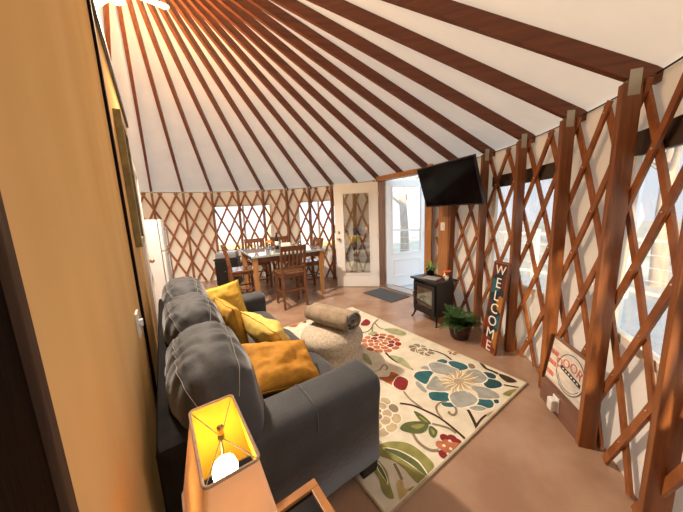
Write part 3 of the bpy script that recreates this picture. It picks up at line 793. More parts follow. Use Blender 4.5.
# stems
for z, pts, w, key in ((Z2, [(200, 70), (250, 80), (310, 105), (352, 138)], .020, 'brown'), (Z6, [(0, 30), (100, 45), (200, 85), (330, 150), (450, 240), (580, 355)], .018, 'brown'),
    (Z6, [(275, 205), (360, 225), (420, 245), (480, 285)], .018, 'taupe'), (Z6, [(110, 290), (150, 355), (210, 405), (270, 432), (330, 430)], .020, 'taupe'),
    (Z6, [(360, 160), (322, 110), (310, 60), (345, 25), (400, 15)], .015, 'taupe'), (Z6, [(470, 60), (482, 100), (460, 130), (420, 115), (425, 100)], .018, 'taupe'),
    (Z6, [(580, 85), (620, 160), (672, 275)], .022, 'brown'), (Z6, [(655, 220), (690, 170), (740, 130), (810, 118)], .014, 'brown'), (ZA, [(215, 310), (240, 340), (280, 370)], .016, 'taupe'),
    (Z3, [(85, 185), (130, 240), (185, 265), (240, 290)], .030, 'brown'), (Z3, [(290, 385), (400, 405), (470, 415)], .016, 'brown'), (Z1, [(310, 360), (350, 400), (400, 430)], .022, 'brown'), (Z1, [(400, 430), (450, 445), (500, 480)], .02, 'taupe'),
    (Z1, [(220, 215), (225, 170), (262, 132)], .022, 'taupe'), (Z1, [(240, 160), (270, 190), (320, 205)], .016, 'green'), (Z1, [(140, 225), (190, 215), (220, 185)], .016, 'green'), (ZA, [(135, 240), (150, 222), (162, 232), (155, 240)], .014, 'taupe'),
    (ZA, [(75, 240), (110, 245), (135, 240)], .014, 'palegreen'), (Z5, [(365, 115), (400, 180), (430, 250)], .016, 'taupe')):
    stroke(fp(*z, pts), w, key)
# leaves and small flowers
for z, pts, key, ol in ((Z3, [(245, 290), (320, 310), (400, 355), (330, 365), (270, 330)], 'brown', None), (Z3, [(280, 460), (360, 425), (450, 440), (430, 470), (330, 480)], 'olive', None),
    (Z6, [(0, 250), (50, 195), (180, 185), (245, 215), (200, 280), (100, 285)], 'green', None), (Z6, [(90, 225), (160, 208), (215, 215), (150, 250)], 'olive', None),
    (Z6, [(118, 95), (190, 130), (265, 200), (220, 205), (160, 165)], 'green', None), (Z6, [(160, 140), (200, 155), (240, 195), (200, 180)], 'olive', None), (Z6, [(245, 240), (270, 225), (320, 270), (290, 325), (250, 295)], 'green', None), (Z6, [(262, 245), (295, 270), (285, 300)], 'olive', None),
    (PX, [(376, 447), (389, 442), (406, 443), (416, 448), (427, 457), (434, 466), (428, 474), (421, 485), (412, 478), (405, 470), (395, 462), (385, 458), (376, 454)], 'olive', None),
    (PX, [(384, 449), (398, 451), (413, 459), (421, 466), (428, 477), (420, 472), (410, 464), (398, 457)], 'green', 'cream'),
    (PX, [(375, 462), (376, 459), (382.7, 465.7), (387.5, 473), (390, 485), (394, 498), (388, 498), (382, 491), (379, 479), (373, 470)], 'olive', None),
    (PX, [(375.4, 461.5), (381.5, 468), (386.3, 477.8), (387, 483.3), (384.5, 479), (379, 470.6)], 'green', 'cream'),
    (Z5, [(385, 270), (430, 250), (450, 320), (490, 330), (420, 420), (400, 370)], 'gold', None), (Z5, [(480, 330), (540, 300), (600, 330), (520, 350)], 'olive', None),
    (ZA, [(130, 265), (165, 262), (175, 245), (205, 260), (200, 285), (180, 292), (150, 278)], 'orange', 'cream'), (ZA, [(200, 262), (232, 275), (225, 305), (205, 308), (182, 290)], 'red', 'cream'),
    (ZA, [(150, 100), (190, 98), (225, 112), (215, 122), (175, 115)], 'palegreen', None), (ZA, [(70, 180), (95, 190), (110, 222), (85, 210)], 'palegreen', None), (ZA, [(170, 190), (215, 200), (245, 238), (200, 215)], 'palegreen', None),
    (ZA, [(70, 85), (88, 66), (104, 75), (95, 88)], 'red', None), (ZA, [(95, 118), (110, 108), (128, 112), (112, 122)], 'palegreen', None), (Z1, [(60, 80), (110, 72), (135, 85), (90, 95)], 'palegreen', None),
    (ZA, [(500, 390), (545, 375), (560, 395), (520, 405)], 'tan', None), (ZA, [(560, 320), (600, 305), (625, 315), (590, 330)], 'olive', None),
    (PX, [(288, 326), (293, 322), (299, 321), (296, 327)], 'salmon', None), (PX, [(300, 321), (305, 319), (306, 323)], 'red', None)):
    petal(z, pts, key, ol)
for x, y, key in ((380, 325, 'red'), (445, 330, 'red'), (490, 365, 'red'), (345, 385, 'salmon'), (400, 372, 'salmon'), (432, 400, 'salmon'), (478, 398, 'salmon'), (372, 465, 'red'), (415, 490, 'red'), (455, 450, 'salmon'), (505, 405, 'salmon'), (395, 420, 'salmon')):
    c = fp(*Z6, [(x, y)])[0]; poly_floor([c+Vector((math.cos(q*PI/4), math.sin(q*PI/4), 0))*.030 for q in range(8)], key)
for x, y in ((425, 352), (375, 393), (433, 420), (412, 465)):
    c = fp(*Z6, [(x, y)])[0]; poly_floor([c+Vector((math.cos(q*PI/3), math.sin(q*PI/3), 0))*.010 for q in range(6)], 'cream')
# bound edge
for a, b in zip(rug_c, rug_c[1:]+rug_c[:1]):
    pa, pb = st(*a), st(*b); rug.bar(pa+Vector((0, 0, .007)), pb+Vector((0, 0, .007)), .010, .014, rk('edge'))
tag(rug.build('flower_rug', rug_mats, keep_orient=False), 'cream area rug with large teal, grey and red flowers', 'rug')

# ================================================================== pouf and rolled throw
pc = Vector((-.13, 2.48, RUGZ+.001)); pr = .31
t = thing('woven_pouf', 'round cream woven pouf on the rug in front of the sofa', 'pouf', pc)
prof = [(.001, 0), (.22, 0), (.285, .02)]
def bulge(z0, z1, r, n=10): return [(r-.045*(abs(2*i/n-1)**2.5), z0+(z1-z0)*i/n) for i in range(n+1)]
prof += bulge(.03, .19, pr) + bulge(.20, .36, pr) + [(.22, .388), (.10, .398), (.001, .400)]
mb = MB(); n = 120
def weave(r, z, k): return r*(1+ (.010*math.sin(k*2*PI/n*40)*math.sin(z*260) if r > .05 else 0))
vs = []; fs = []
fine = []
for i in range(len(prof)-1):
    (r0, z0), (r1, z1) = prof[i], prof[i+1]; L_ = math.hypot(r1-r0, z1-z0); m_ = max(1, int(L_/.008))
    fine += [(r0+(r1-r0)*j/m_, z0+(z1-z0)*j/m_) for j in range(m_)]
fine.append(prof[-1])
for r, z in fine:
    for k in range(n):
        a = 2*PI*k/n; q = weave(r, z, k); vs.append((q*math.cos(a), q*math.sin(a), z))
for i in range(len(fine)-1):
    for k in range(n): fs.append((i*n+k, i*n+(k+1) % n, (i+1)*n+(k+1) % n, (i+1)*n+k))
mb.add(vs, fs, 0, True); mb.build('body', M_knit, t)
# rolled throw: a spiral section swept along its length
tc = Vector((-.12, 2.46, pc.z+.395)); ax_ang = math.radians(-38)
t = thing('rolled_throw', 'rolled taupe throw blanket lying on top of the woven pouf', 'blanket', tc, ax_ang)
mb = MB(); turns = 3.2; ns = 110; nl = 26; thk = .011
def spiral(a, inner):
    ang = a*turns*2*PI; r = .118-.092*a
    r -= thk*(1 if inner else 0)
    return r, ang
vs = []; fs = []
for l in range(nl):
    x = -.25+.50*l/(nl-1); e = abs(2*l/(nl-1)-1); puff = 1-.10*e**3
    for inner in (0, 1):
        for i in range(ns):
            r, ang = spiral(i/(ns-1), inner); r *= puff
            w_ = .004*pnoise(Vector((x*9, ang*1.2, 4)))+.003*pnoise(Vector((x*22, ang*3, 8)))
            y = (r+w_)*math.cos(ang+2.2)*1.22; z = .108+(r+w_)*math.sin(ang+2.2)*.90
            dx = .015*math.sin(ang*.5)*(1 if x > 0 else -1)*e**4
            vs.append((x+dx, y, max(z, .002)))
S2 = 2*ns
for l in range(nl-1):
    for i in range(ns-1):
        fs.append((l*S2+i, l*S2+i+1, (l+1)*S2+i+1, (l+1)*S2+i)); fs.append((l*S2+ns+i, (l+1)*S2+ns+i, (l+1)*S2+ns+i+1, l*S2+ns+i+1))
for l in (0, nl-1):
    for i in range(ns-1): fs.append((l*S2+i, l*S2+ns+i, l*S2+ns+i+1, l*S2+i+1))
mb.add(vs, fs, 0, True)
mb.build('blanket', [M_throw], t)
mb = MB(); pts = []
for i in range(ns):
    r, ang = spiral(i/(ns-1), 0); r = (r-thk/2)*.90; pts.append((.252+.015*math.sin(ang*.5), r*math.cos(ang+2.2)*1.22, max(.108+r*math.sin(ang+2.2)*.90, .008)))
mb.tube(pts, .009, 6); mb.build('hem', M_throw_edge, t); mb = MB()
mb.tube([(x-.0, p[1], p[2]) for p, x in zip(pts, [-.252]*len(pts))], .009, 6); mb.build('hem', M_throw_edge, t)

# ================================================================== door mat
P0, P1, P2, P3 = floor_pt(366, 299.5), floor_pt(388, 291.5), floor_pt(412, 303.5), floor_pt(391, 310)
ce = (P0+P1+P2+P3)/4; ce.z = 0
t_ = MB(); t_.box((0, 0, .006), (.46, .74, .012), None, 0, .004)
o = t_.build('door_mat', M_mat); o.location = st(3.33, 3.28, 0); o.rotation_euler = (0, 0, A0); tag(o, 'dark grey door mat on the floor before the entrance', 'door mat')

# ================================================================== television
TVC = Vector((1.345, 3.36, 1.80)); yaw = math.radians(201.4); tilt = math.radians(18.6)
t = thing('flat_television', 'black flat television tilted down on a wall arm', 'television', TVC, 0, None)
nrm = Vector((math.cos(yaw)*math.cos(tilt), math.sin(yaw)*math.cos(tilt), -math.sin(tilt)))
rt = Vector((0, 0, 1)).cross(nrm).normalized(); up = nrm.cross(rt)
Rm = Matrix((rt, up, nrm)).transposed(); t.rotation_euler = Rm.to_euler()
mb = MB(); mb.box((0, 0, -.02), (.95, .55, .035), None, 0, .006); mb.box((0, -.05, -.055), (.60, .34, .05), None, 0, .02); mb.build('housing', M_black, t)
mb = MB(); mb.box((0, .004, -.001), (.925, .515, .004)); mb.build('screen', M_screen, t)
arm_end = Rm.inverted() @ (ring(TH0+DTH*4, 3.60, 1.80)-TVC)
mb = MB(); mb.box((0, 0, -.09), (.20, .20, .02)); mb.tube([(0, 0, -.09), (.12, 0, (-.09+arm_end.z)/2), arm_end], .018, 10); mb.build('mount_arm', M_iron, t)

# ================================================================== stove
SR = math.radians(-65.2); sc_ = Vector((1.235, 3.455, 0))
stv = thing('electric_stove', 'black freestanding stove with a glass door and curved legs', 'stove', sc_, SR)
mb = MB(); mb.boxab((-.215, -.15, .13), (-.195, .15, .565)); mb.boxab((.195, -.15, .13), (.215, .15, .565)); mb.boxab((-.2, .13, .13), (.2, .15, .565)); mb.boxab((-.215, -.15, .11), (.215, .15, .135)); mb.boxab((-.2, -.15, .54), (.2, .15, .565)); mb.build('body', M_iron, stv)
mb = MB(); mb.boxab((-.25, -.19, .565), (.25, .18, .592), 0, .008); mb.build('top_plate', M_iron, stv)
mb = MB()
for a, b in (((-.20, .15), (-.15, .53)), ((.15, .15), (.20, .53)), ((-.15, .15), (.15, .21)), ((-.15, .47), (.15, .53))): mb.boxab((a[0], -.172, a[1]), (b[0], -.15, b[1]), 0, .005)
dr = mb.build('door', M_iron, stv)
mb = MB(); mb.boxab((-.15, -.163, .21), (.15, -.159, .47)); mb.build('door_glass', M_stoveglass, dr)
mb = MB(); mb.tube([(-.175, -.172, .32), (-.175, -.20, .33), (-.175, -.20, .39), (-.175, -.172, .40)], .007, 8); mb.build('handle', M_chrome, dr)
mb = MB(); mb.boxab((-.19, -.14, .14), (.19, -.10, .19), 0, .01); mb.boxab((-.19, .0, .19), (.19, .012, .53)); mb.build('firebox', noise_mat('firebox_grey', (.16, .15, .14), (.26, .25, .24), 12, .8), stv)
M_log = noise_mat('charred_log', (.10, .075, .055), (.30, .25, .21), 18, .9, (1, 1, 1), 4, .5, 30)
for k, (a, b, r) in enumerate((((-.15, -.07, .225), (.13, -.05, .23), .033), ((-.13, -.11, .215), (.14, -.095, .22), .026), ((-.10, -.06, .275), (.10, -.09, .28), .028))):
    mb = MB(); A_, B_ = Vector(a), Vector(b); mb.tube([A_.lerp(B_, i/8)+Vector((0, 0, .006*math.sin(i*2+k))) for i in range(9)], [r*(1+.08*math.sin(i*1.7+k)) for i in range(9)], 10); mb.build('log', M_log, stv)
for sx in (-1, 1):
    for sy in (-1, 1):
        mb = MB(); mb.tube([(sx*.19, sy*.125, .12), (sx*.205, sy*.135, .08), (sx*.215, sy*.145, .04), (sx*.225, sy*.155, .015), (sx*.24, sy*.17, .006)], [.022, .017, .012, .010, .012], 10); mb.lathe([(.016, 0), (.016, .008), (.010, .012)], 12, (sx*.232, sy*.163, 0)); mb.build('leg', M_iron, stv)
def on_stove(x, y, z=.5925): 
    c, s = math.cos(SR), math.sin(SR); return Vector((sc_.x+x*c-y*s, sc_.y+x*s+y*c, z))

def leafspray(n, L, seed, w=.012, droop=.6, up=.6):
    rr = random.Random(seed); mb = MB()
    for i in range(n):
        a = rr.uniform(0, 2*PI); l = L*rr.uniform(.6, 1.1); e = up*rr.uniform(.5, 1.5)
        pts = []
        for k in range(6):
            u_ = k/5; pts.append(Vector((math.cos(a)*l*u_*(.55+.2*u_), math.sin(a)*l*u_*(.55+.2*u_), l*(e*u_-droop*u_*u_*rr.uniform(.85, 1.1)))))
        d = Vector((-math.sin(a), math.cos(a), 0)); vs = []
        for k, p in enumerate(pts):
            ww = w*(math.sin(PI*(k+.35)/5.6)); vs += [p-d*ww, p+Vector((0, 0, ww*.3)), p+d*ww]
        fs = []
        for k in range(5): fs += [(3*k, 3*k+1, 3*k+4, 3*k+3), (3*k+1, 3*k+2, 3*k+5, 3*k+4)]
        mb.add(vs, fs, 0, True)
    return mb
def fern(nf, L, seed):
    rr = random.Random(seed); mb = MB()
    for i in range(nf):
        a = 2*PI*i/nf+rr.uniform(-.25, .25); l = L*rr.uniform(.7, 1.1); e = rr.uniform(.35, 1.15); dr_ = rr.uniform(.35, .75)
        dirh = Vector((math.cos(a), math.sin(a), 0)); side = Vector((-dirh.y, dirh.x, 0)); pts = []
        for k in range(15):
            u_ = k/14; pts.append(dirh*l*u_*.85+Vector((0, 0, l*(e*u_-dr_*u_*u_))))
        mb.tube(pts, [.002*(1-.7*k/14) for k in range(15)], 4)
        for k in range(2, 15):
            u_ = k/14; ll = .075*math.sin(PI*min(1, .12+u_*.9))*rr.uniform(.8, 1.2)
            T = (pts[k]-pts[k-1]).normalized()
            for sg_ in (-1, 1):
                tipv = pts[k]+side*sg_*ll+T*ll*.5+Vector((0, 0, -.01)); w_ = T*.009
                mid = pts[k].lerp(tipv, .5)+Vector((0, 0, .006))
                mb.add([pts[k], mid-w_, tipv, mid+w_], [(0, 1, 2, 3)], 0, True)
    return mb
# small plant on the stove
t = thing('potted_plant', 'small spiky green plant in a black pot on the stove', 'plant', on_stove(-.13, .07))
mb = MB(); mb.lathe([(.001, 0), (.048, 0), (.056, .075), (.060, .078), (.060, .095), (.052, .095), (.050, .08), (.001, .08)], 24); mb.build('pot', M_black, t)
o = leafspray(46, .17, 5, .006, .55, .85).build('leaves', M_leaf2, t); o.location = (0, 0, .08)
# booklet
t_ = MB(); t_.box((0, 0, .006), (.21, .15, .012), None, 0, .002); o = t_.build('grey_booklet', noise_mat('booklet_cover', (.30, .29, .28), (.40, .39, .38), 12, .5)); o.location = on_stove(.02, -.05); o.rotation_euler = (0, 0, SR+.25); tag(o, 'thin grey booklet lying flat on the black stove', 'book')
# copper jar and flower jar
t = thing('copper_jar', 'small round copper jar on the stove beside the flowers', 'jar', on_stove(.155, .06))
mb = MB(); mb.lathe([(.001, 0), (.026, 0), (.036, .02), (.038, .045), (.028, .068), (.022, .075), (.026, .088), (.022, .088), (.02, .08), (.001, .08)], 24); mb.build('body', plain('copper', (.75, .36, .15), .28, metal=.9), t)
t = thing('flower_jar', 'white jar of orange-red flowers at the stove edge', 'vase', on_stove(.215, .02))
mb = MB(); mb.lathe([(.001, 0), (.022, 0), (.024, .05), (.019, .06), (.021, .07), (.018, .07), (.016, .06), (.001, .06)], 20); mb.build('jar', plain('jar_white', (.62, .60, .56), .3), t)
M_fl = noise_mat('coral_petals', (.70, .12, .05), (.78, .24, .10), 10, .6)
for k in range(6):
    a = k*2.4; mb = MB(); bx, by = .026*math.cos(a)*(k > 0), .026*math.sin(a)*(k > 0); bz = .10+.012*(k % 3)
    mb.tube([(0, 0, .06), (bx, by, bz)], .0016, 5, 1)
    for q in range(6):
        b_ = q*PI/3; mb.ball((bx+.013*math.cos(b_), by+.013*math.sin(b_), bz+.004), .013, 5, 0, (1, 1, .7))
    mb.build('flower', [M_fl, M_leaf], t)

# floor plant by the posts
t = thing('potted_fern', 'bushy green fern in a dark pot between stove and welcome board', 'plant', (1.352, 2.885, 0))
mb = MB(); mb.lathe([(.001, 0), (.085, 0), (.10, .02), (.125, .13), (.128, .17), (.135, .175), (.135, .195), (.122, .195), (.118, .175), (.001, .17)], 28); mb.build('pot', plain('dark_glaze', (.03, .012, .008), .2), t)
o = fern(34, .275, 4).build('fronds', M_leaf, t); o.location = (0, 0, .17)

# ================================================================== welcome board
base = Vector((1.512, 2.57, 0)); topc = floor_pt(503.5, 267.5, .90)
wl = Vector((1.527, 2.467, 0))-Vector((1.494, 2.674, 0)); wl.normalize()
axz = (topc-base); axz = (axz - wl*axz.dot(wl)); H_ = axz.length; axz.normalize(); axy = axz.cross(wl)
Rm = Matrix((wl, axy, axz)).transposed()
t = thing('welcome_board', 'tall narrow dark board reading WELCOME leaning on the right wall', 'sign', base, 0, None, Rm.to_euler())
Hs, Ws = .955, .205
mb = MB(); mb.boxab((-Ws/2+.012, -.006, .012), (Ws/2-.012, .010, Hs-.012)); mb.build('panel', plain('board_navy', (.010, .022, .032), .45), t)
mb = MB()
for a, b in (((-Ws/2, 0), (-Ws/2+.014, Hs)), ((Ws/2-.014, 0), (Ws/2, Hs)), ((-Ws/2, 0), (Ws/2, .014)), ((-Ws/2, Hs-.014), (Ws/2, Hs))): mb.boxab((a[0], -.012, a[1]), (b[0], .014, b[1]), 0, .002)
mb.build('frame', M_post, t)
wc = {'rust': (.11, .022, .010), 'amber': (.36, .15, .025), 'teal': (.02, .10, .13), 'brick': (.19, .028, .016), 'umber': (.07, .03, .02)}
mb = MB(); mats_ = [plain('paint_'+k, wc[k], .5) for k in wc]; xi = Ws/2-.016
shapes = [(0, [(-xi, .80), (-xi*.2, .84), (xi, .93), (xi, .965), (-xi, .965)]), (2, [(-xi, .62), (xi*.2, .66), (0, .76), (-xi, .78)]), (1, [(xi, .44), (xi*.3, .47), (xi*.1, .56), (xi*.5, .62), (xi, .60)]), (4, [(-xi, .42), (-xi*.1, .40), (xi*.1, .50), (-xi, .56)]),
          (3, [(-xi, .20), (-xi*.2, .24), (-xi*.3, .34), (-xi, .38)]), (1, [(xi, .06), (xi*.3, .10), (xi*.4, .22), (xi, .26)]), (3, [(-xi, .016), (xi, .016), (xi*.6, .10), (-xi*.1, .16), (-xi, .17)]), (2, [(xi, .26), (xi*.2, .30), (xi*.5, .40), (xi, .42)]), (0, [(xi, .66), (xi*.4, .70), (xi*.6, .84), (xi, .86)])]
for k, (mi, pl) in enumerate(shapes):
    mb.prism([(x, -.0062-.00012*k, z) for x, z in pl], (0, -.0003, 0), None, mi)
mb.build('painted_shapes', mats_, t)
M_letter = plain('cream_letter', (.82, .76, .66), .5)
for i, ch in enumerate('WELCOME'):
    vs, fs = text_mesh(ch, .15 if ch != 'W' else .13, .0012); mb = MB()
    mb.add(vs, fs, 0, False, Matrix.Translation((0, -.0095, Hs-.085-i*.135)) @ Matrix.Rotation(PI/2, 4, 'X')); o = mb.build('letter', M_letter, t)

# ================================================================== shelf box between two posts, its sign and plug
A_, B_ = Vector((1.535, 1.87, 0)), Vector((1.455, 1.455, 0)); ld = (B_-A_).length; dv = (B_-A_).normalized()
t = thing('low_ledge', 'low wooden ledge box built between two posts at floor level', 'ledge', (A_+B_)/2, math.atan2(dv.y, dv.x))
mb = MB(); mb.boxab((-ld/2, -.0, 0), (ld/2, .02, .17), 0, .002); mb.build('front_board', wood('ledge_wood', (.16, .075, .05), (.24, .12, .08), 'X', .45), t)
mb = MB(); mb.boxab((-ld/2, .02, .15), (ld/2, .085, .17), 0, .002); mb.build('top_board', MATS['ledge_wood'], t)
inward = Vector((-dv.y, dv.x, 0)); mid = (A_+B_)/2
if (mid+inward-YC).length < (mid-YC).length: outw = -inward
else: outw = inward
SGN = 1 if outw.dot(inward) > 0 else -1
if SGN < 0:
    t.rotation_euler = (0, 0, math.atan2(-dv.y, -dv.x)); dv = -dv
lz = math.atan2(dv.y, dv.x)
# white night light plugged in on the ledge's front
t = thing('night_light', 'white plug-in night light on the front of the low ledge', 'night light', mid+dv*(.01 if dv.y > 0 else -.01)+Vector((0, 0, .09)), lz)
mb = MB(); mb.boxab((-.035, -.008, -.05), (.035, 0, .06), 0, .003); mb.build('plate', M_white, t)
mb = MB(); mb.boxab((-.03, -.05, -.045), (.03, -.008, .045), 0, .014); mb.build('body', M_white, t)
# sign on the ledge
sg0 = mid+outw*.030-dv*(.02 if dv.y < 0 else -.02)+Vector((0, 0, .171)); tilt_ = math.radians(-8)
t = thing('round_logo_sign', 'white wooden sign with red arched letters standing on the low ledge', 'sign', sg0, 0, None, Euler((tilt_, 0, lz), 'XYZ'))
Wg, Hg = .41, .33
mb = MB(); mb.boxab((-Wg/2, 0, 0), (Wg/2, .018, Hg)); mb.build('panel', noise_mat('distressed_white', (.50, .44, .38), (.68, .63, .56), 7, .7, (1, 1, 5)), t)
mb = MB(); mb.boxab((-Wg/2, -.004, Hg), (Wg/2, .022, Hg+.016), 0, .002); mb.build('edging', MATS['ledge_wood'], t); mb = MB(); mb.boxab((-Wg/2, -.004, -.0), (Wg/2, .0, .012)); mb.build('edging', MATS['ledge_wood'], t)
M_sred = noise_mat('faded_red', (.42, .09, .06), (.55, .20, .15), 30, .7); M_sblk = plain('sign_black', (.02, .022, .03), .6)
for z in (.05, .13, .21): mb = MB(); mb.boxab((-Wg/2+.004, -.0012, z), (-Wg/2+.085, 0, z+.035)); mb.build('red_stripe', M_sred, t)
M_sw = MATS['distressed_white']
mb = MB(); R_ = .135; cxs, czs = .03, .165
mb.lathe([(R_, 0), (R_, .0016), (.001, .0016)], 48, (0, 0, 0), 0, False, M=Matrix.Translation((cxs, 0, czs)) @ Matrix.Rotation(PI/2, 4, 'X')); em = mb.build('emblem', M_sw, t)
mb = MB()
pts = [(cxs+R_*math.cos(2*PI*i/48), -.002, czs+R_*math.sin(2*PI*i/48)) for i in range(48)]; mb.tube(pts, .0025, 5, closed=True)
pts = [(cxs+.118*math.cos(a), -.0022, czs+.118*math.sin(a)) for a in [PI+.5+(PI-1.0)*i/20 for i in range(21)]]; mb.tube(pts, .0016, 5)
mb.build('emblem_ring', M_sblk, em)
vs, fs = text_mesh('DOOR·P', .090, .0014); mb = MB(); w0 = max(v.x for v in vs); Rb = .26
bent = []
for v in vs:
    a = v.x/Rb*.98; bent.append(Vector(((Rb+v.y)*math.sin(a)+cxs+.01, -.003-v.z, czs+.058-Rb+(Rb+v.y)*math.cos(a))))
mb.add(bent, fs); mb.build('red_letters', M_sred, em)
mb = MB(); mb.prism([(cxs-.10, -.0018, czs-.005), (cxs+.11, -.0018, czs-.030), (cxs+.11, -.0018, czs-.002), (cxs-.10, -.0018, czs+.025)], (0, -.001, 0)); mb.build('black_banner', M_sblk, em)
mb = MB()
for k in range(6): mb.box((cxs-.07+k*.030, -.0032, czs+.006-k*.0036), (.015, .0008, .008))
mb.build('banner_marks', M_letter, em)

# ================================================================== dining set
TR = math.radians(29); tx = Vector((math.cos(TR), math.sin(TR), 0)); ty = Vector((-math.sin(TR), math.cos(TR), 0))
T0 = Vector((-1.44, 4.17, 0)); TL, TDp, TH = 1.28, 1.22, .88
tcn = T0+tx*TL/2+ty*TDp/2
def tp(x, y, z=0): return tcn+tx*x+ty*y+Vector((0, 0, z))
t = thing('dining_table', 'tall wooden dining table with a glossy top before the windows', 'table', tcn, TR)
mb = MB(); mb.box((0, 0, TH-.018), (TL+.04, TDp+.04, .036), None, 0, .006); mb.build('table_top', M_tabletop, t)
mb = MB()
for sy in (-1, 1): mb.box((0, sy*(TDp/2-.06), TH-.08), (TL-.14, .022, .09))
for sx in (-1, 1): mb.box((sx*(TL/2-.06), 0, TH-.08), (.022, TDp-.14, .09))
mb.build('apron', M_chair, t)
for sx in (-1, 1):
    for sy in (-1, 1):
        mb = MB(); x, y = sx*(TL/2-.045), sy*(TDp/2-.045); a, b_ = .040, .026
        mb.add([(x-a, y-a, TH-.036), (x+a, y-a, TH-.036), (x+a, y+a, TH-.036), (x-a, y+a, TH-.036), (x-b_, y-b_, 0), (x+b_, y-b_, 0), (x+b_, y+b_, 0), (x-b_, y+b_, 0)], [(0, 1, 2, 3), (7, 6, 5, 4), (0, 4, 5, 1), (1, 5, 6, 2), (2, 6, 7, 3), (3, 7, 4, 0)]); mb.build('leg', M_tablew, t)
def make_chair(label, loc, rz):
    """local -y is where the sitter's back leans; front faces +y"""
    t = thing('dining_chair', label, 'chair', loc, rz, 'tall dining chairs')
    SH = .60; w = .21; d = .20
    mb = MB(); mb.box((0, .01, SH-.015), (.44, .42, .032), None, 0, .01); mb.build('seat', M_seatw, t)
    mb = MB()
    for sy in (-1, 1): mb.box((0, sy*(d-.02)+.01, SH-.06), (2*w-.06, .02, .055))
    for sx in (-1, 1): mb.box((sx*(w-.02), .01, SH-.06), (.02, 2*d-.06, .055))
    mb.build('seat_rail', M_chair, t)
    for sx in (-1, 1):
        mb = MB(); mb.bar((sx*(w-.02), d-.005, 0), (sx*(w-.02), d-.005, SH-.03), .036, .036, 0, Vector((0, 1, 0)), .003); mb.build('leg', M_chair, t)
        mb = MB(); x = sx*(w-.018)
        pts = [(-d-.02, 0), (-d+.005, .30), (-d+.01, SH), (-d-.02, .82), (-d-.07, 1.04)]; h = .019; vs = []; fs = []
        for y, z in pts: vs += [(x-.018, y-h, z), (x+.018, y-h, z), (x+.018, y+h, z), (x-.018, y+h, z)]
        for i in range(len(pts)-1):
            for q in range(4): fs.append((4*i+q, 4*i+(q+1) % 4, 4*i+4+(q+1) % 4, 4*i+4+q))
        fs += [(3, 2, 1, 0), tuple(4*(len(pts)-1)+q for q in range(4))]
        mb.add(vs, fs); mb.build('leg', M_chair, t)
    bk = MB(); bk.bar((-w+.03, -d-.055, .995), (w-.03, -d-.055, .995), .022, .085, 0, Vector((0, -.22, 1)), .004); tr_ = bk.build('top_rail', M_chair, t)
    bk = MB(); bk.bar((-w+.03, -d+.0, .68), (w-.03, -d+.0, .68), .020, .045, 0, Vector((0, -.15, 1)), .003); bk.build('lower_rail', M_chair, t)
    for i in range(5):
        x = -.13+.065*i; bk = MB(); bk.bar((x, -d-.002, .70), (x, -d-.046, .965), .032, .010, 0, Vector((0, 1, .15))); bk.build('back_slat', M_chair, t)
    for z, segs in ((.20, ((-w+.02, d, w-.02, d), )), (.30, ((-w+.02, -d, w-.02, -d), )), (.25, ((-w+.02, -d, -w+.02, d), (w-.02, -d, w-.02, d)))):
        for a in segs:
            bk = MB(); bk.bar((a[0], a[1], z), (a[2], a[3], z), .018, .026); bk.build('stretcher', M_chair, t)
    return t
# front chair: its back towards the camera
fc = Vector((-.79, 4.16, 0))+ty*.19
ch = make_chair('tall slat-back dining chair with its back to the sofa, before the table', fc, TR)
dup(ch, tp(-TL/2-.10, -.02), TR-PI/2, 'tall slat-back dining chair at the left end of the table')
dup(ch, tp(-.28, TDp/2+.14), TR+PI, 'tall slat-back dining chair on the window side of the table, left one')
dup(ch, tp(.29, TDp/2+.16), TR+PI, 'tall slat-back dining chair on the window side of the table, nearest the open door')
dup(ch, tp(TL/2-.12, -.06), TR+PI/2, 'tall dining chair tucked under the right end of the table')

# things on the table
t = thing('wine_bottle', 'dark wine bottle standing on the dining table', 'bottle', tp(-.05, .02, TH))
mb = MB(); mb.lathe([(.001, 0), (.036, 0), (.038, .01), (.038, .19), (.034, .215), (.016, .245), (.0145, .30), (.017, .302), (.017, .312), (.001, .314)], 24); mb.build('glass_body', plain('bottle_glass', (.010, .014, .010), .08), t)
mb = MB(); mb.lathe([(.0386, .07), (.0386, .15)], 24); mb.build('paper_label', M_white, t)
t = thing('flower_vase', 'small vase of orange flowers on the dining table', 'vase', tp(-.20, .02, TH))
mb = MB(); mb.lathe([(.001, 0), (.03, 0), (.042, .04), (.036, .08), (.026, .10), (.03, .11), (.026, .11), (.022, .10), (.001, .09)], 24); mb.build('vase', clear_sheet('vase_glass', (.8, .85, .9), .15), t)
M_of = noise_mat('orange_petals', (.75, .16, .02), (.82, .30, .05), 10, .6)
for k in range(9):
    a = k*2.4; r = .045*math.sqrt(k/8); mb = MB(); c = (r*math.cos(a), r*math.sin(a), .17-.35*r)
    mb.tube([(0, 0, .03), c], .0018, 5, 1); mb.ball(c, .026, 6, 0, (1, 1, .75)); mb.build('flower', [M_of, M_leaf], t)
t = thing('napkin_holder', 'white napkin holder on the dining table right of the bottle', 'napkin holder', tp(.10, -.04, TH), TR)
mb = MB(); mb.boxab((-.09, -.03, 0), (.09, .03, .008)); mb.boxab((-.09, -.03, 0), (.09, -.025, .10)); mb.boxab((-.09, .025, 0), (.09, .03, .10)); mb.build('holder', M_white, t)
mb = MB(); mb.boxab((-.085, -.02, .009), (.085, .02, .115), 0, .004); mb.build('napkins', plain('napkin_paper', (.8, .78, .74), .9), t)
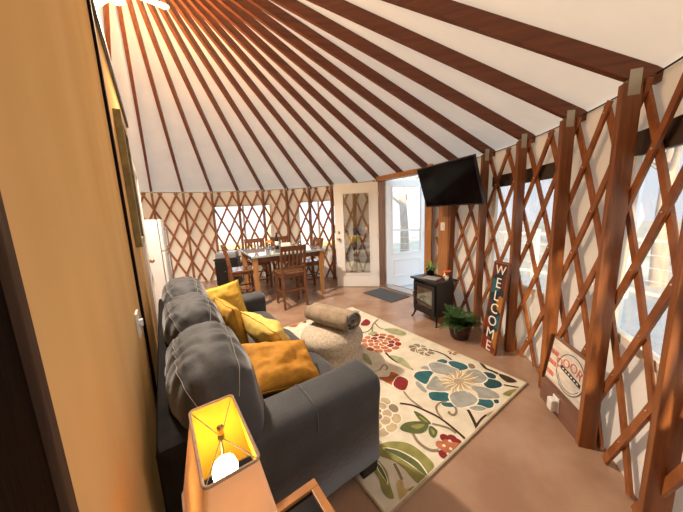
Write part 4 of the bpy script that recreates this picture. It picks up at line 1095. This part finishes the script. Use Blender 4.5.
t_ = MB(); t_.lathe([(.001, .0), (.03, .0), (.034, .01), (.039, .12), (.0375, .12), (.032, .012), (.001, .008)], 24); o = t_.build('drinking_glass', clear_sheet('tumbler_glass', (.86, .93, .96), .15)); o.location = tp(.40, .0, TH); tag(o, 'clear drinking glass near the right end of the dining table', 'glass')

# black cabinet with a small grey player, left of the dining table
bc_ = Vector((-2.62, 5.95, 0)); br = math.radians(12)
t = thing('black_cabinet', 'low black cabinet under the far window left of the table', 'cabinet', bc_, br)
mb = MB(); mb.boxab((-.24, -.20, .03), (.24, .20, .58), 0, .006); mb.build('carcass', M_black, t)
mb = MB(); mb.boxab((-.26, -.22, .58), (.26, .22, .61), 0, .005); mb.build('top_board', M_black, t)
for sx in (-1, 1):
    mb = MB(); mb.boxab((sx*.12-.113, -.215, .05), (sx*.12+.113, -.20, .565), 0, .004); d = mb.build('door', M_iron, t)
    mb = MB(); mb.ball((sx*.03, -.228, .33), .012, 6); mb.build('knob', M_chrome, d)
mb = MB(); mb.boxab((-.22, -.18, 0), (.22, .18, .03)); mb.build('plinth', M_black, t)
t = thing('tabletop_appliance', 'small grey box-shaped appliance on the black cabinet', 'appliance', bc_+Vector((0, 0, .6105)), br)
mb = MB(); mb.boxab((-.22, -.17, .012), (.22, .17, .10), 0, .012); mb.build('body', plain('appliance_grey', (.22, .23, .25), .35), t)
mb = MB(); mb.boxab((-.21, -.16, .10), (.21, .16, .145), 0, .012); mb.build('lid', plain('appliance_lid', (.34, .36, .40), .2), t)
for sx in (-1, 1):
    for sy in (-1, 1):
        mb = MB(); mb.lathe([(.018, 0), (.018, .014)], 12, (sx*.18, sy*.13, 0)); mb.build('foot', M_black, t)

# ================================================================== ceiling fan under the crown
FZ = 3.56
t = thing('ceiling_fan', 'white ceiling fan with a glowing globe near the crown', 'fan', (YC.x, YC.y, FZ), A0)
mb = MB(); mb.lathe([(.02, .02), (.085, .03), (.095, .06), (.095, .10), (.07, .13), (.02, .14)], 28); mb.build('motor_housing', M_white, t)
mb = MB(); mb.tube([(0, 0, .13), (0, 0, roof_z(.45)+.10-FZ)], .014, 10); mb.tube([(-.44, 0, roof_z(.45)+.10-FZ), (.44, 0, roof_z(.45)+.10-FZ)], .02, 8); mb.build('down_rod', M_white, t)
for k in range(3):
    a = math.radians(4+120*k); R = Matrix.Rotation(a, 4, 'Z') @ Matrix.Rotation(math.radians(11), 4, 'X')
    mb = MB(); pl = [(.10, -.035), (.14, -.05), (.38, -.062), (.41, -.05), (.42, 0), (.41, .05), (.38, .062), (.14, .05), (.10, .035)]
    mb.prism([(x, y, .055) for x, y in pl], (0, 0, .008), R); mb.build('blade', M_white, t)
mb = MB(); mb.lathe([(.001, -.07), (.03, -.065), (.052, -.048), (.058, -.025), (.055, .0), (.04, .02)], 24); mb.build('light_globe', M_globe, t)

# ================================================================== outside
mb = MB(); nG = 48
mb.prism([ring(360*i/nG, 40, -.62) for i in range(nG)], (0, 0, .1)); struct('ground', mb, M_grass, label='dry meadow outside the tent', cat='ground')
mb = MB()
for i in range(22):
    r0 = 3.88+.14*i; arc_strip(mb, -75, 62, r0, r0+.132, -.14, -.075)
struct('deck_floor', mb, M_deck, label='pale plank deck outside around the tent', cat='deck')
t = thing('deck_railing', 'pale wooden railing along the outer edge of the deck', 'railing', (0, 0, 0))
for z in (.90, .08):
    mb = MB(); arc_strip(mb, -75, 62, 6.75, 6.82, z-.02, z+.03); mb.build('rail', M_rail, t)
for i in range(12):
    a = -75+137/11*i; mb = MB(); p = ring(a, 6.785, -.075); mb.boxab((p.x-.045, p.y-.045, -.075), (p.x+.045, p.y+.045, 1.0)); mb.build('railing_post', M_rail, t)
for z in (.28, .48, .68):
    mb = MB(); arc_strip(mb, -75, 62, 6.775, 6.79, z-.006, z+.006); mb.build('wire', M_rail, t)
def tree(label, p, h, r, seed, lean=(0, 0)):
    rr = random.Random(seed); t = thing('bare_tree', label, 'tree', p, 0, 'bare trees outside')
    trunk = [Vector((lean[0]*u_*h+.12*math.sin(u_*5+seed), lean[1]*u_*h, u_*h)) for u_ in [i/8 for i in range(9)]]
    mb = MB(); mb.tube(trunk, [r*(1-.75*i/8) for i in range(9)], 10); mb.build('trunk', M_bark, t)
    mb = MB()
    for i in range(16):
        b0 = trunk[3+i % 6]; a = rr.uniform(0, 2*PI); l = h*rr.uniform(.18, .35); e = rr.uniform(.3, .9)
        pts = [b0+Vector((math.cos(a)*l*u_, math.sin(a)*l*u_, e*l*u_+.1*math.sin(u_*4+i))) for u_ in (0, .25, .5, .75, 1)]
        mb.tube(pts, [r*.32*(1-.85*u_) for u_ in (0, .25, .5, .75, 1)], 6)
        for j in range(4):
            q = pts[1+j % 4]; a2 = a+rr.uniform(-1, 1); l2 = l*.5; mb.tube([q, q+Vector((math.cos(a2)*l2*.5, math.sin(a2)*l2*.5, l2*.4)), q+Vector((math.cos(a2)*l2, math.sin(a2)*l2, l2*.7))], [r*.12, r*.07, r*.02], 5)
    mb.build('branches', M_bark, t)
tree('pale bare tree seen through the outer door glass', (2.0, 8.7, -.52), 6.0, .17, 1, (.02, 0))
tree('slim bare tree behind the outer door tree', (2.5, 13.5, -.52), 7.0, .13, 2)
tree('bare tree outside the window behind the welcome board', (7.5, 6.0, -.52), 7, .16, 3)
tree('bare tree outside the window at the right edge', (8.2, 3.2, -.52), 7, .17, 4)
tree('bare tree outside the window nearest the refrigerator', (-3.6, 13.5, -.52), 7, .15, 5)
for i, (p, s, lab) in enumerate((((-4.6, 12.2, -.55), (1.9, .8, .9), 'low yellow bush outside the window nearest the refrigerator'), ((.2, 12.8, -.55), (1.6, .8, .75), 'low yellow bush outside the window beside the open door'))):
    rr = random.Random(i); mb = MB()
    for k in range(26):
        a = rr.uniform(0, 2*PI); q = math.sqrt(rr.random()); mb.ball((p[0]+s[0]*q*math.cos(a), p[1]+s[1]*q*math.sin(a), p[2]+s[2]*(.25+.6*rr.random()*(1-q*q*.6))), .22+.2*rr.random(), 6, 0, (1, 1, .85))
    tag(mb.build('autumn_bush', M_sprig), lab, 'bush', 'bushes outside')

# ================================================================== light
w = bpy.data.worlds.new('sky'); SC.world = w; w.use_nodes = True; nt = w.node_tree; nt.nodes.clear()
out = nt.nodes.new('ShaderNodeOutputWorld'); bg = nt.nodes.new('ShaderNodeBackground')
tc = nt.nodes.new('ShaderNodeTexCoord'); sx_ = nt.nodes.new('ShaderNodeSeparateXYZ'); rp = nt.nodes.new('ShaderNodeValToRGB')
rp.color_ramp.elements[0].position = .0; rp.color_ramp.elements[0].color = (.90, .95, 1, 1); rp.color_ramp.elements[1].position = .6; rp.color_ramp.elements[1].color = (.72, .86, 1, 1)
nt.links.new(tc.outputs['Generated'], sx_.inputs[0]); nt.links.new(sx_.outputs['Z'], rp.inputs[0]); nt.links.new(rp.outputs[0], bg.inputs[0]); nt.links.new(bg.outputs[0], out.inputs[0])
bg.inputs[1].default_value = 1.05
def lamp(name, kind, loc, energy, color, size=.1, rot=None, **k):
    L = bpy.data.lights.new(name, kind); L.energy = energy; L.color = color
    if kind == 'POINT': L.shadow_soft_size = size
    if kind == 'SUN': L.angle = size
    for a, v in k.items(): setattr(L, a, v)
    o = bpy.data.objects.new(name, L); COL.objects.link(o); o.location = loc
    if rot: o.rotation_euler = rot
    return o
lamp('fan_light', 'SPOT', (YC.x, YC.y, FZ-.17), 380, (1, .89, .76), .08, (0, 0, 0), spot_size=math.radians(136), spot_blend=.5, shadow_soft_size=.08)
lamp('bulb_light', 'POINT', st(LY, LX, 1.0-.105), 4.0, (1, .74, .40), .03)
sd = Vector((.42, .86, -.27)).normalized()
lamp('sun', 'SUN', (-3, -8, 4), 11.0, (1, .74, .42), math.radians(2.5), sd.to_track_quat('-Z', 'Y').to_euler())
def portal(name, c, wdt, hgt, outn):
    L = bpy.data.lights.new(name, 'AREA'); L.shape = 'RECTANGLE'; L.size = wdt; L.size_y = hgt; L.cycles.is_portal = True
    o = bpy.data.objects.new(name, L); COL.objects.link(o); o.location = c; o.rotation_euler = (-outn).to_track_quat('-Z', 'Z').to_euler()

lamp('fan_globe_light', 'POINT', (YC.x+.12, YC.y+.08, FZ-.24), 80, (1, .62, .28), .08)
# ================================================================== camera and view
cam = bpy.data.cameras.new('camera'); cam.sensor_width = 36; cam.lens = 36*FPX/683; cam.clip_start = .02; cam.clip_end = 200
co = bpy.data.objects.new('camera', cam); COL.objects.link(co)
co.matrix_world = Matrix.Translation(CAM) @ Matrix((RT, UP, -FWD)).transposed().to_4x4()
SC.camera = co
vs_ = SC.view_settings; vs_.view_transform = 'Standard'; vs_.look = 'None'; vs_.exposure = 0.7; vs_.gamma = 1; vs_.use_curve_mapping = False
SC.cycles.max_bounces = 10; SC.cycles.diffuse_bounces = 6; SC.cycles.transparent_max_bounces = 16; SC.cycles.sample_clamp_indirect = 8
SC.cycles.use_denoising = True
